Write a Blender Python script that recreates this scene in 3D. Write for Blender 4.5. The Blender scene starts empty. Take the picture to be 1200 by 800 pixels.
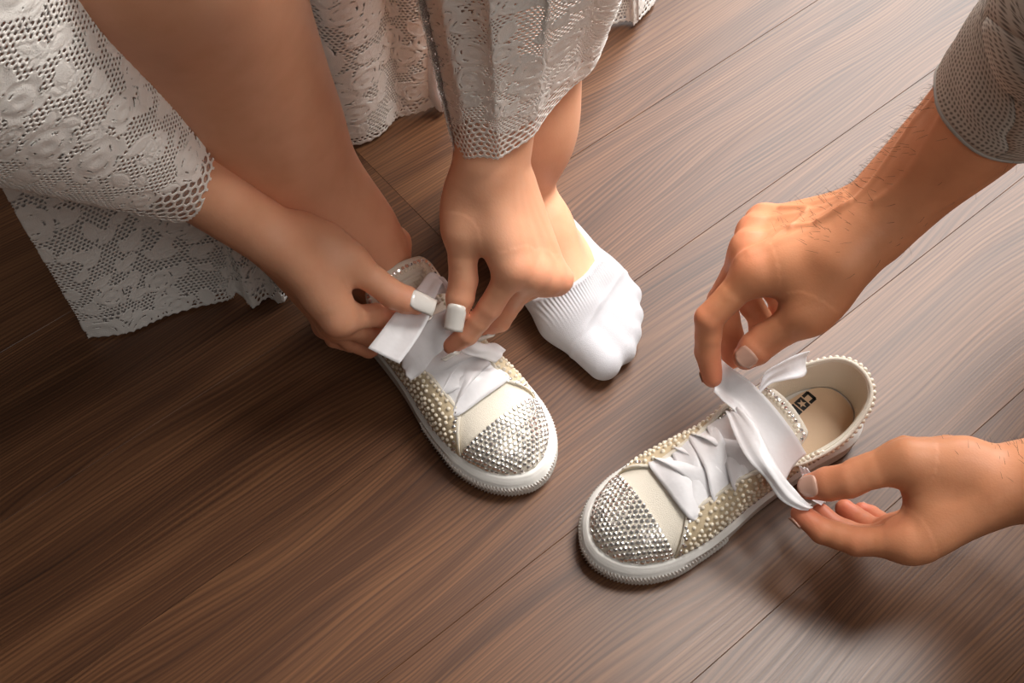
import bpy, bmesh, math, random
import numpy as np
from mathutils import Vector, Matrix

# ------------------------------------------------------------------ camera, light, exposure
SC = bpy.context.scene
COL = SC.collection
F_PX, PITCH, CAM_H = 1350.0, math.radians(58.0), 0.845
FWD = np.array([0, math.cos(PITCH), -math.sin(PITCH)])
UPV = np.array([0, math.sin(PITCH), math.cos(PITCH)])
RGT = np.array([1.0, 0, 0])
CAM = -FWD * (CAM_H / math.sin(PITCH))
cam_d = bpy.data.cameras.new('camera')
cam_d.sensor_width = 36.0
cam_d.lens = F_PX / 1200 * 36.0
cam_d.clip_start = 0.02
cam_o = bpy.data.objects.new('camera', cam_d)
COL.objects.link(cam_o)
cam_o.location = CAM
cam_o.rotation_euler = (math.pi / 2 - PITCH, 0, 0)
SC.camera = cam_o

world = bpy.data.worlds.new('room_light')
SC.world = world
world.use_nodes = True
world.node_tree.nodes['Background'].inputs[0].default_value = (1.0, 0.86, 0.74, 1)
world.node_tree.nodes['Background'].inputs[1].default_value = 0.035

def area(name, loc, target, sx, sy, power, col, spread=180):
    d = bpy.data.lights.new(name, 'AREA')
    d.shape = 'RECTANGLE'; d.size = sx; d.size_y = sy; d.energy = power; d.color = col; d.spread = math.radians(spread)
    o = bpy.data.objects.new(name, d); COL.objects.link(o)
    o.location = loc
    o.rotation_euler = (Vector(target) - Vector(loc)).to_track_quat('-Z', 'Y').to_euler()
    return o
area('window_daylight', (1.12, 1.65, 1.42), (0.25, 0.1, 0.05), 1.5, 1.8, 80, (1.0, 0.97, 0.94))
area('added_overhead_fill', (0.62, 0.28, 1.45), (0.08, -0.05, 0.1), 0.6, 0.6, 4.5, (1.0, 0.95, 0.90), 75)  # added soft fill from above to brighten the hands, not a known room lamp
area('added_front_fill', (0.62, -0.95, 1.65), (0.05, 0.0, 0.1), 1.0, 0.9, 7.5, (1.0, 0.96, 0.92))  # added frontal fill for skin and cloth facing the camera, not a known window

SC.view_settings.view_transform = 'Standard'
SC.view_settings.look = 'None'
SC.view_settings.exposure = 0.12
SC.view_settings.gamma = 1.0
SC.view_settings.use_curve_mapping = False

# ------------------------------------------------------------------ helpers
rng = np.random.default_rng(7)
random.seed(7)
V3 = lambda *a: np.array(a, dtype=float)

def at(px, py, z):
    """world point at height z that stands at this place of the 1200 x 800 photograph"""
    d = FWD * F_PX + RGT * (px - 600) + UPV * (400 - py)
    return CAM + d * ((z - CAM[2]) / d[2])

def unit(v):
    v = np.asarray(v, float)
    return v / (np.linalg.norm(v) + 1e-12)

def tag(o, label=None, cat=None, group=None, kind=None):
    if label: o['label'] = label
    if cat: o['category'] = cat
    if group: o['group'] = group
    if kind: o['kind'] = kind
    return o

def empty(name, loc=(0, 0, 0), rz=0.0):
    o = bpy.data.objects.new(name, None); COL.objects.link(o)
    o.location = loc; o.rotation_euler = (0, 0, rz); o.empty_display_size = 0.05
    return o

def mesh_data(name, verts, faces, mat=None, smooth=True):
    me = bpy.data.meshes.new(name)
    verts = np.asarray(verts, dtype=np.float32)
    if isinstance(faces, np.ndarray) and faces.ndim == 2:
        n, k = faces.shape
        me.vertices.add(len(verts)); me.vertices.foreach_set('co', verts.ravel())
        me.loops.add(n * k); me.loops.foreach_set('vertex_index', faces.astype(np.int32).ravel())
        me.polygons.add(n)
        me.polygons.foreach_set('loop_start', np.arange(0, n * k, k, dtype=np.int32))
        me.polygons.foreach_set('loop_total', np.full(n, k, dtype=np.int32))
        me.update(calc_edges=True); me.validate()
    else:
        me.from_pydata([tuple(map(float, v)) for v in verts], [], [tuple(map(int, f)) for f in faces]); me.update()
    me.polygons.foreach_set('use_smooth', np.full(len(me.polygons), smooth, dtype=bool))
    if mat: me.materials.append(mat)
    me.update()
    return me

def obj(name, verts, faces, mat, parent=None, smooth=True):
    o = bpy.data.objects.new(name, mesh_data(name, verts, faces, mat, smooth))
    COL.objects.link(o)
    if parent: o.parent = parent
    return o

def solid(o, t, off=0.0):
    m = o.modifiers.new('thickness', 'SOLIDIFY'); m.thickness = t; m.offset = off
    return o

def grid_faces(nu, nv, close_u=False):
    iu = np.arange(nu if close_u else nu - 1); iv = np.arange(nv - 1)
    I, J = np.meshgrid(iu, iv, indexing='ij')
    I2 = (I + 1) % nu
    return np.stack([I * nv + J, I2 * nv + J, I2 * nv + J + 1, I * nv + J + 1], -1).reshape(-1, 4)

def spline(pts, n, closed=False):
    """Catmull-Rom through pts, n samples, even in parameter"""
    p = np.asarray(pts, float); m = len(p)
    if closed:
        t = np.linspace(0, m, n, endpoint=False)
        i = np.floor(t).astype(int); f = (t - i)[:, None]
        a, b, c, d = p[(i - 1) % m], p[i % m], p[(i + 1) % m], p[(i + 2) % m]
    else:
        q = np.vstack([2 * p[0] - p[1], p, 2 * p[-1] - p[-2]])
        t = np.linspace(0, m - 1, n); i = np.minimum(np.floor(t).astype(int), m - 2); f = (t - i)[:, None]
        a, b, c, d = q[i], q[i + 1], q[i + 2], q[i + 3]
    return 0.5 * (2 * b + (c - a) * f + (2 * a - 5 * b + 4 * c - d) * f ** 2 + (3 * b - a - 3 * c + d) * f ** 3)

def scatter(tv, tf, pos, X, Y, Z, scale):
    """copies of a template (tv, tf) at positions with frames; returns one vertex and face array"""
    n = len(pos)
    tv = np.asarray(tv)
    v = (tv[None, :, 0:1] * X[:, None] + tv[None, :, 1:2] * Y[:, None] + tv[None, :, 2:3] * Z[:, None]) * scale[:, None, None] + pos[:, None]
    f = np.asarray(tf)[None] + (np.arange(n) * len(tv))[:, None, None]
    return v.reshape(-1, 3), f.reshape(-1, f.shape[-1])

def frames(N):
    N = N / np.linalg.norm(N, axis=1, keepdims=True)
    a = np.where(np.abs(N[:, 2:3]) < 0.9, V3(0, 0, 1)[None], V3(1, 0, 0)[None])
    X = np.cross(a, N); X /= np.linalg.norm(X, axis=1, keepdims=True)
    return X, np.cross(N, X), N

# ------------------------------------------------------------------ materials
def mat_new(name):
    m = bpy.data.materials.new(name); m.use_nodes = True
    nt = m.node_tree
    return m, nt, nt.nodes['Principled BSDF'], nt.nodes['Material Output']

def simple(name, col, rough=0.5, metal=0.0, spec=0.5, sheen=0.0, sss=0.0, bump=None, coat=0.0):
    m, nt, b, out = mat_new(name)
    b.inputs['Base Color'].default_value = (*col, 1)
    b.inputs['Roughness'].default_value = rough
    b.inputs['Metallic'].default_value = metal
    b.inputs['Specular IOR Level'].default_value = spec
    b.inputs['Sheen Weight'].default_value = sheen
    b.inputs['Coat Weight'].default_value = coat
    if sss:
        b.inputs['Subsurface Weight'].default_value = sss
        b.inputs['Subsurface Radius'].default_value = (1, .6, .4)
        b.inputs['Subsurface Scale'].default_value = 0.004
    if bump:
        sc, st = bump
        tc = nt.nodes.new('ShaderNodeTexCoord'); nz = nt.nodes.new('ShaderNodeTexNoise')
        nz.inputs['Scale'].default_value = sc; nz.inputs['Detail'].default_value = 4
        bp = nt.nodes.new('ShaderNodeBump'); bp.inputs['Strength'].default_value = st; bp.inputs['Distance'].default_value = 0.001
        nt.links.new(tc.outputs['Object'], nz.inputs['Vector'])
        nt.links.new(nz.outputs['Fac'], bp.inputs['Height']); nt.links.new(bp.outputs[0], b.inputs['Normal'])
    return m

def N(nt, kind, **kw):
    n = nt.nodes.new(kind)
    for k, v in kw.items():
        if k in n.inputs: n.inputs[k].default_value = v
        else: setattr(n, k, v)
    return n

def skin_mat(name, base, red, dark):
    m, nt, b, out = mat_new(name)
    tc = N(nt, 'ShaderNodeTexCoord')
    n1 = N(nt, 'ShaderNodeTexNoise', Scale=38.0, Detail=5.0)
    n2 = N(nt, 'ShaderNodeTexNoise', Scale=900.0, Detail=2.0)
    n3 = N(nt, 'ShaderNodeTexVoronoi', Scale=520.0)
    for n in (n1, n2, n3): nt.links.new(tc.outputs['Object'], n.inputs['Vector'])
    at_ = N(nt, 'ShaderNodeAttribute', attribute_name='tint')
    mix1 = N(nt, 'ShaderNodeMix', data_type='RGBA'); mix1.inputs[6].default_value = (*base, 1); mix1.inputs[7].default_value = (*red, 1)
    nt.links.new(at_.outputs['Fac'], mix1.inputs[0])
    r = N(nt, 'ShaderNodeMapRange'); r.inputs[1].default_value = .42; r.inputs[2].default_value = .72; r.inputs[3].default_value = 0; r.inputs[4].default_value = .45
    nt.links.new(n1.outputs['Fac'], r.inputs[0])
    mix2 = N(nt, 'ShaderNodeMix', data_type='RGBA'); mix2.inputs[7].default_value = (*dark, 1)
    nt.links.new(r.outputs[0], mix2.inputs[0]); nt.links.new(mix1.outputs[2], mix2.inputs[6])
    nt.links.new(mix2.outputs[2], b.inputs['Base Color'])
    b.inputs['Roughness'].default_value = .46
    b.inputs['Specular IOR Level'].default_value = .32
    b.inputs['Subsurface Weight'].default_value = .18
    b.inputs['Subsurface Radius'].default_value = (1, .42, .25)
    b.inputs['Subsurface Scale'].default_value = .005
    ad = N(nt, 'ShaderNodeMath', operation='ADD')
    nt.links.new(n2.outputs['Fac'], ad.inputs[0]); nt.links.new(n3.outputs['Distance'], ad.inputs[1])
    bp = N(nt, 'ShaderNodeBump', Strength=.12, Distance=.0004)
    nt.links.new(ad.outputs[0], bp.inputs['Height']); nt.links.new(bp.outputs[0], b.inputs['Normal'])
    return m

M = {}
M['skin_woman'] = skin_mat('skin_tan', (.78, .40, .245), (.78, .27, .165), (.66, .30, .17))
M['skin_man'] = skin_mat('skin_bronze', (.66, .285, .145), (.68, .20, .12), (.48, .185, .085))
M['nail_white'] = simple('nail_polish_white', (.88, .85, .80), .18, coat=.6)
M['nail'] = simple('nail_natural', (.56, .33, .25), .25, coat=.4)
M['nail_tip'] = simple('nail_free_edge', (.78, .66, .55), .3)
M['rubber'] = simple('rubber_white', (.80, .78, .74), .5, bump=(300, .08))
M['canvas'] = simple('canvas_ivory', (.80, .74, .63), .85, bump=(1400, .5))
M['canvas_base'] = simple('canvas_cream_quarter', (.66, .54, .36), .8, bump=(1400, .4))
M['lining'] = simple('shoe_lining_cream', (.74, .68, .57), .9, bump=(900, .4))
M['insole'] = simple('insole_tan', (.74, .54, .36), .7, bump=(700, .15))
M['print'] = simple('print_black', (.012, .011, .011), .6)
M['pearl'] = simple('pearl', (.86, .78, .64), .22, spec=.6, coat=.5)
M['stone'] = simple('rhinestone', (.92, .90, .87), .20, metal=.9)
M['sole_grip'] = simple('rubber_tread', (.70, .66, .60), .7)
M['lace'] = simple('lace_thread', (.95, .92, .87), .8, sheen=.3, bump=(1200, .4))
M['shirt_plain'] = simple('shirt_hem', (.34, .31, .28), .9)

def satin_mat():
    m, nt, b, out = mat_new('satin_white')
    b.inputs['Base Color'].default_value = (.93, .92, .94, 1)
    b.inputs['Roughness'].default_value = .36
    b.inputs['Sheen Weight'].default_value = .35
    b.inputs['Specular IOR Level'].default_value = .6
    tc = N(nt, 'ShaderNodeTexCoord'); nz = N(nt, 'ShaderNodeTexNoise', Scale=45.0, Detail=3.0)
    bp = N(nt, 'ShaderNodeBump', Strength=.35, Distance=.004)
    nt.links.new(tc.outputs['Object'], nz.inputs['Vector']); nt.links.new(nz.outputs['Fac'], bp.inputs['Height']); nt.links.new(bp.outputs[0], b.inputs['Normal'])
    return m
M['satin'] = satin_mat()

def tulle_mat():
    m, nt, b, out = mat_new('fine_tulle')
    b.inputs['Base Color'].default_value = (.72, .66, .62, 1); b.inputs['Roughness'].default_value = .9
    tr = N(nt, 'ShaderNodeBsdfTransparent'); mx = N(nt, 'ShaderNodeMixShader')
    tc = N(nt, 'ShaderNodeTexCoord'); vo = N(nt, 'ShaderNodeTexVoronoi', Scale=620.0, feature='DISTANCE_TO_EDGE')
    mr = N(nt, 'ShaderNodeMapRange'); mr.inputs[1].default_value = .05; mr.inputs[2].default_value = .16; mr.inputs[3].default_value = .60; mr.inputs[4].default_value = .05
    nt.links.new(tc.outputs['Object'], vo.inputs['Vector']); nt.links.new(vo.outputs['Distance'], mr.inputs[0])
    nt.links.new(mr.outputs[0], mx.inputs[0]); nt.links.new(tr.outputs[0], mx.inputs[1]); nt.links.new(b.outputs[0], mx.inputs[2])
    nt.links.new(mx.outputs[0], out.inputs['Surface'])
    return m
M['tulle'] = tulle_mat()
M['dress_lining'] = simple('dress_lining_satin', (.70, .67, .66), .5, sheen=.3)

def sock_mat():
    m, nt, b, out = mat_new('sock_white_cotton')
    b.inputs['Base Color'].default_value = (.50, .50, .53, 1); b.inputs['Roughness'].default_value = .92; b.inputs['Sheen Weight'].default_value = .3
    tc = N(nt, 'ShaderNodeTexCoord')
    mp = N(nt, 'ShaderNodeMapping'); mp.inputs['Rotation'].default_value = (0, 0, -SOCK_ANG)
    wv = N(nt, 'ShaderNodeTexWave', Scale=110.0, bands_direction='Y'); wv.wave_profile = 'SIN'; wv.inputs['Distortion'].default_value = .3
    nz = N(nt, 'ShaderNodeTexNoise', Scale=1500.0, Detail=2.0)
    at_ = N(nt, 'ShaderNodeAttribute', attribute_name='tint')
    mu = N(nt, 'ShaderNodeMath', operation='MULTIPLY'); ad = N(nt, 'ShaderNodeMath', operation='ADD'); m2 = N(nt, 'ShaderNodeMath', operation='MULTIPLY'); m2.inputs[1].default_value = .45
    bp = N(nt, 'ShaderNodeBump', Strength=.7, Distance=.0011)
    L = nt.links.new
    L(tc.outputs['Object'], mp.inputs['Vector']); L(mp.outputs[0], wv.inputs['Vector']); L(tc.outputs['Object'], nz.inputs['Vector'])
    L(wv.outputs['Fac'], mu.inputs[0]); L(at_.outputs['Fac'], mu.inputs[1]); L(nz.outputs['Fac'], m2.inputs[0])
    L(mu.outputs[0], ad.inputs[0]); L(m2.outputs[0], ad.inputs[1]); L(ad.outputs[0], bp.inputs['Height']); L(bp.outputs[0], b.inputs['Normal'])
    return m

def shirt_mat():
    m, nt, b, out = mat_new('shirt_grey_dotted_weave')
    tc = N(nt, 'ShaderNodeTexCoord'); vo = N(nt, 'ShaderNodeTexVoronoi', Scale=1.0); vo.inputs['Randomness'].default_value = .12
    mp = N(nt, 'ShaderNodeMapping'); mp.inputs['Scale'].default_value = (1, 1, 1)
    uv = N(nt, 'ShaderNodeAttribute', attribute_name='weave')
    r = N(nt, 'ShaderNodeValToRGB'); r.color_ramp.elements[0].color = (.15, .13, .115, 1); r.color_ramp.elements[0].position = .18
    r.color_ramp.elements[1].color = (.46, .42, .37, 1); r.color_ramp.elements[1].position = .42
    bp = N(nt, 'ShaderNodeBump', Strength=.5, Distance=.0008)
    L = nt.links.new
    L(uv.outputs['Vector'], vo.inputs['Vector']); L(vo.outputs['Distance'], r.inputs[0]); L(r.outputs[0], b.inputs['Base Color'])
    L(vo.outputs['Distance'], bp.inputs['Height']); L(bp.outputs[0], b.inputs['Normal'])
    b.inputs['Roughness'].default_value = .9
    return m
M['shirt'] = shirt_mat()

def wood_mat():
    m, nt, b, out = mat_new('dark_oak_plank')
    L = nt.links.new
    tc = N(nt, 'ShaderNodeTexCoord'); oi = N(nt, 'ShaderNodeObjectInfo')
    off = N(nt, 'ShaderNodeVectorMath', operation='SCALE'); off.inputs[0].default_value = (37.1, 11.3, 5.7)
    L(oi.outputs['Random'], off.inputs['Scale'])
    add = N(nt, 'ShaderNodeVectorMath', operation='ADD'); L(tc.outputs['Object'], add.inputs[0]); L(off.outputs[0], add.inputs[1])
    # slow warp of the grain across the board (cathedral figure)
    mw = N(nt, 'ShaderNodeMapping'); mw.inputs['Scale'].default_value = (2.2, 9, 1); L(add.outputs[0], mw.inputs['Vector'])
    nw = N(nt, 'ShaderNodeTexNoise', Scale=1.0, Detail=1.5); L(mw.outputs[0], nw.inputs['Vector'])
    sep = N(nt, 'ShaderNodeSeparateXYZ'); L(add.outputs[0], sep.inputs[0])
    wm = N(nt, 'ShaderNodeMath', operation='MULTIPLY_ADD'); wm.inputs[1].default_value = .075; L(nw.outputs['Fac'], wm.inputs[0]); L(sep.outputs['Y'], wm.inputs[2])
    comb = N(nt, 'ShaderNodeCombineXYZ'); L(sep.outputs['X'], comb.inputs['X']); L(wm.outputs[0], comb.inputs['Y'])
    def streak(sx, sy, detail, lo, hi):
        mp = N(nt, 'ShaderNodeMapping'); mp.inputs['Scale'].default_value = (sx, sy, 1); L(comb.outputs[0], mp.inputs['Vector'])
        nz = N(nt, 'ShaderNodeTexNoise', Scale=1.0, Detail=detail); L(mp.outputs[0], nz.inputs['Vector'])
        mr = N(nt, 'ShaderNodeMapRange'); mr.inputs[1].default_value = lo; mr.inputs[2].default_value = hi; L(nz.outputs['Fac'], mr.inputs[0])
        return mr.outputs[0]
    broad = streak(2.4, 26, 3, .25, .75)
    fine = streak(4.0, 330, 2.5, .36, .64)
    hair = streak(9.0, 820, 2, .36, .64)
    ph_ = N(nt, 'ShaderNodeMapping'); ph_.inputs['Scale'].default_value = (1.6, 14, 1); L(add.outputs[0], ph_.inputs['Vector'])
    pn = N(nt, 'ShaderNodeTexNoise', Scale=1.0, Detail=3.0); L(ph_.outputs[0], pn.inputs['Vector'])
    p1 = N(nt, 'ShaderNodeMath', operation='MULTIPLY'); p1.inputs[1].default_value = 1750.0; L(wm.outputs[0], p1.inputs[0])
    p2 = N(nt, 'ShaderNodeMath', operation='MULTIPLY_ADD'); p2.inputs[1].default_value = 34.0; L(pn.outputs['Fac'], p2.inputs[0]); L(p1.outputs[0], p2.inputs[2])
    p3 = N(nt, 'ShaderNodeMath', operation='SINE'); L(p2.outputs[0], p3.inputs[0])
    p4 = N(nt, 'ShaderNodeMapRange'); p4.inputs[1].default_value = -1; p4.inputs[2].default_value = .35; L(p3.outputs[0], p4.inputs[0])
    lines = p4.outputs[0]
    dark = streak(4.0, 60, 4, .56, .74)
    ramp = N(nt, 'ShaderNodeValToRGB')
    e = ramp.color_ramp.elements
    e[0].color = (.022, .009, .0047, 1); e[0].position = 0
    e[1].color = (.210, .097, .044, 1); e[1].position = 1
    em = ramp.color_ramp.elements.new(.5); em.color = (.088, .0365, .0168, 1)
    a1 = N(nt, 'ShaderNodeMath', operation='MULTIPLY'); a1.inputs[1].default_value = .40; L(broad, a1.inputs[0])
    a2 = N(nt, 'ShaderNodeMath', operation='MULTIPLY_ADD'); a2.inputs[1].default_value = .20; L(fine, a2.inputs[0]); L(a1.outputs[0], a2.inputs[2])
    b2 = N(nt, 'ShaderNodeMath', operation='MULTIPLY_ADD'); b2.inputs[1].default_value = .20; L(lines, b2.inputs[0]); L(a2.outputs[0], b2.inputs[2])
    a3 = N(nt, 'ShaderNodeMath', operation='MULTIPLY_ADD'); a3.inputs[1].default_value = .16; L(hair, a3.inputs[0]); L(b2.outputs[0], a3.inputs[2])
    a4 = N(nt, 'ShaderNodeMath', operation='MULTIPLY_ADD'); a4.inputs[1].default_value = -.20; L(dark, a4.inputs[0]); L(a3.outputs[0], a4.inputs[2])
    a5 = N(nt, 'ShaderNodeMath', operation='MULTIPLY_ADD'); a5.inputs[1].default_value = .16; L(oi.outputs['Random'], a5.inputs[0]); L(a4.outputs[0], a5.inputs[2])
    L(a5.outputs[0], ramp.inputs[0]); L(ramp.outputs[0], b.inputs['Base Color'])
    rr = N(nt, 'ShaderNodeMapRange'); rr.inputs[3].default_value = .38; rr.inputs[4].default_value = .34; L(fine, rr.inputs[0]); L(rr.outputs[0], b.inputs['Roughness'])
    b.inputs['Specular IOR Level'].default_value = .50
    bp = N(nt, 'ShaderNodeBump', Strength=.12, Distance=.0006); L(a3.outputs[0], bp.inputs['Height']); L(bp.outputs[0], b.inputs['Normal'])
    return m
M['wood'] = wood_mat()
M['subfloor'] = simple('joint_dark', (.02, .012, .008), .9)

# ------------------------------------------------------------------ floor of planks
def build_floor():
    fl = obj('floor', [(-2.6, -1.6, -.016), (2.6, -1.6, -.016), (2.6, 2.9, -.016), (-2.6, 2.9, -.016)], [(0, 1, 2, 3)], M['subfloor'], smooth=False)
    tag(fl, kind='structure')
    W, Ln, gap, th = .145, 1.80, .00015, .012
    bm = bmesh.new()
    bmesh.ops.create_cube(bm, size=1.0)
    for v in bm.verts:
        v.co.x *= Ln - gap; v.co.y *= W - gap; v.co.z = v.co.z * th - th / 2
    bmesh.ops.bevel(bm, geom=[e for e in bm.edges if all(v.co.z > -1e-4 for v in e.verts)], offset=.0003, segments=1, affect='EDGES')
    me = bpy.data.meshes.new('plank'); bm.to_mesh(me); bm.free(); me.materials.append(M['wood'])
    ang = math.radians(39.3)
    u, n = V3(math.cos(ang), math.sin(ang), 0), V3(-math.sin(ang), math.cos(ang), 0)
    jn = at(443, 203, 0)
    for r in range(-11, 16):
        c = -.020 + (r + .5) * W
        ph = (jn @ u) if r == 1 else (.93 if r % 2 else -.80) + .06 * math.sin(r * 3.7)
        for k in range(-3, 3):
            s = (ph % Ln) + (k + .5) * Ln
            p = u * s + n * c
            if not (-2.4 < p[0] < 2.4 and -1.45 < p[1] < 2.7): continue
            o = bpy.data.objects.new('plank', me); COL.objects.link(o); o.parent = fl
            o.location = (p[0], p[1], 0); o.rotation_euler = (0, 0, ang)
build_floor()

# ------------------------------------------------------------------ signed-distance bodies
class Body:
    """tapered bones blended into one field, then meshed; fingers stay apart from one another"""
    def __init__(self, h):
        self.h = h; self.ops = []; self.fingers = []; self.tints = []; self.ridges = []
    def bone(self, a, b, ra, rb, k=.008, n=None, q=1.0, to=None, sub=False):
        (self.ops if to is None else to).append((np.asarray(a, float), np.asarray(b, float), ra, rb, k, None if n is None else unit(n), q, sub))
    def chain(self, pts, rad, k=.008, n=None, q=1.0, to=None):
        for i in range(len(pts) - 1): self.bone(pts[i], pts[i + 1], rad[i], rad[i + 1], k, n, q, to)
    def limb(self, pts, rad, k=.008, n=None, q=1.0, m=28):
        pr = spline([list(p) + [r] for p, r in zip(pts, rad)], m)
        self.chain(list(pr[:, :3]), list(pr[:, 3]), k, n, q)
    def ball(self, c, r, k=.008, n=None, q=1.0, to=None, sub=False):
        c = np.asarray(c, float); self.bone(c, c + V3(1e-5, 0, 0), r, r, k, n, q, to, sub)
    def field(self):
        allp = self.ops + [o for f in self.fingers for o in f]
        lo = np.min([np.minimum(a - ra, b - rb) for a, b, ra, rb, *_, sub in allp if not sub], 0) - 4 * self.h
        hi = np.max([np.maximum(a + ra, b + rb) for a, b, ra, rb, *_, sub in allp if not sub], 0) + 4 * self.h
        dims = np.ceil((hi - lo) / self.h).astype(int) + 1
        self.lo = lo
        ax = [(lo[i] + np.arange(dims[i]) * self.h).astype(np.float32) for i in range(3)]
        G = np.full(dims, .05, np.float32)
        def win(op, pad):
            a, b, ra, rb = op[:4]
            l = np.minimum(a - ra, b - rb) - pad; h = np.maximum(a + ra, b + rb) + pad
            i0 = np.maximum(np.floor((l - lo) / self.h).astype(int), 0); i1 = np.minimum(np.ceil((h - lo) / self.h).astype(int) + 1, dims)
            return tuple(slice(i0[i], i1[i]) for i in range(3))
        def dist(op, w):
            a, b, ra, rb, k, n, q, sub = op
            X = ax[0][w[0]][:, None, None] - np.float32(a[0]); Y = ax[1][w[1]][None, :, None] - np.float32(a[1]); Z = ax[2][w[2]][None, None, :] - np.float32(a[2])
            ba = b - a; l2 = float(ba @ ba)
            t = np.clip((X * ba[0] + Y * ba[1] + Z * ba[2]) / l2, 0, 1).astype(np.float32)
            X = X - t * np.float32(ba[0]); Y = Y - t * np.float32(ba[1]); Z = Z - t * np.float32(ba[2])
            d2 = X * X + Y * Y + Z * Z
            if n is not None:
                vn = X * n[0] + Y * n[1] + Z * n[2]
                d2 = d2 + np.float32(q * q - 1) * vn * vn
            return np.sqrt(d2) - (ra + (rb - ra) * t)
        def put(A, op, w, off=None):
            d = dist(op, w).astype(np.float32); k = max(op[4], 1e-5)
            sl = w if off is None else tuple(slice(w[i].start - off[i], w[i].stop - off[i]) for i in range(3))
            c = A[sl]
            if op[7]:
                hh = np.maximum(k - np.abs(c + d), 0) / k
                A[sl] = np.maximum(c, -d) + hh * hh * k * .25
            else:
                hh = np.maximum(k - np.abs(c - d), 0) / k
                A[sl] = np.minimum(c, d) - hh * hh * k * .25
        for op in self.ops: put(G, op, win(op, op[4] + 3 * self.h))
        T = G.copy() if self.fingers else G
        for f in self.fingers:
            ws = [win(op, op[4] + 3 * self.h) for op in f]
            W = tuple(slice(min(w[i].start for w in ws), max(w[i].stop for w in ws)) for i in range(3))
            off = [s.start for s in W]
            A = G[W].copy()
            for op, w in zip(f, ws): put(A, op, w, off)
            c = T[W]; k = .0012
            hh = np.maximum(k - np.abs(c - A), 0) / k
            T[W] = np.where(A < G[W] - 1e-6, np.minimum(c, A) - hh * hh * k * .25, c)
        return T
    def mesh(self, T=None):
        T = self.field() if T is None else T
        v, f = surface_nets(T, self.lo, self.h)
        for pts, nr, org, amp, wid in self.ridges:
            Q = v - org; hgt = Q @ nr; fl = Q - hgt[:, None] * nr
            best = np.full(len(v), 9.0)
            for a, b in zip(pts[:-1], pts[1:]):
                a2 = a - org; a2 = a2 - (a2 @ nr) * nr; b2 = b - org; b2 = b2 - (b2 @ nr) * nr; ba = b2 - a2
                tt = np.clip((fl - a2) @ ba / (ba @ ba), 0, 1)
                best = np.minimum(best, np.linalg.norm(fl - a2 - tt[:, None] * ba, axis=1))
            v = v + nr[None] * (amp * np.exp(-(best / wid) ** 2) * np.clip(hgt / .006, 0, 1))[:, None]
        tint = np.zeros(len(v), np.float32)
        for p, r, a in self.tints:
            tint += a * np.exp(-np.sum((v - p) ** 2, 1) / (r * r))
        return v, f, np.clip(tint, 0, 1)

def surface_nets(F, lo, h):
    ins = F < 0
    a = ins[:-1, :-1, :-1]; cnt = np.zeros(a.shape, np.int8)
    nx, ny, nz = F.shape
    cor = [(i, j, k) for i in (0, 1) for j in (0, 1) for k in (0, 1)]
    for i, j, k in cor: cnt += ins[i:nx - 1 + i, j:ny - 1 + j, k:nz - 1 + k]
    act = np.argwhere((cnt > 0) & (cnt < 8))
    idx = np.full(cnt.shape, -1, np.int32); idx[act[:, 0], act[:, 1], act[:, 2]] = np.arange(len(act))
    vals = {c: F[act[:, 0] + c[0], act[:, 1] + c[1], act[:, 2] + c[2]] for c in cor}
    P = np.zeros((len(act), 3)); n = np.zeros(len(act))
    for c in cor:
        for ax in range(3):
            if c[ax]: continue
            d = list(c); d[ax] = 1; d = tuple(d)
            f0, f1 = vals[c], vals[d]
            s = (f0 < 0) != (f1 < 0)
            t = np.where(s, f0 / np.where(s, f0 - f1, 1), 0)
            q = np.array(c, float)[None] + np.zeros((len(act), 3)); q[:, ax] += t
            P += q * s[:, None]; n += s
    P = act + P / np.maximum(n, 1)[:, None]
    quads = []
    for ax in range(3):
        sl0 = [slice(None)] * 3; sl1 = [slice(None)] * 3
        sl0[ax] = slice(0, -1); sl1[ax] = slice(1, None)
        A, B = ins[tuple(sl0)], ins[tuple(sl1)]
        e = np.argwhere(A != B)
        o1, o2 = (ax + 1) % 3, (ax + 2) % 3
        ok = (e[:, o1] > 0) & (e[:, o2] > 0) & (e[:, o1] < F.shape[o1] - 1) & (e[:, o2] < F.shape[o2] - 1)
        e = e[ok]
        def cell(d1, d2):
            g = e.copy(); g[:, o1] -= d1; g[:, o2] -= d2
            return idx[g[:, 0], g[:, 1], g[:, 2]]
        q = np.stack([cell(1, 1), cell(0, 1), cell(0, 0), cell(1, 0)], 1)
        flip = ~A[e[:, 0], e[:, 1], e[:, 2]]
        q[flip] = q[flip][:, ::-1]
        quads.append(q)
    Q = np.vstack(quads)
    Q = Q[(Q >= 0).all(1)]
    return P * h + lo, Q

def merge(parts):
    vs, fs, ts, n = [], [], [], 0
    for v, f, t in parts:
        vs.append(v); fs.append(f + n); ts.append(t); n += len(v)
    return np.vstack(vs), np.vstack(fs), np.concatenate(ts)

def tinted(name, v, f, t, mat, parent):
    o = obj(name, v, f, mat, parent)
    a = o.data.attributes.new('tint', 'FLOAT', 'POINT'); a.data.foreach_set('value', t.astype(np.float32))
    return o

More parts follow.
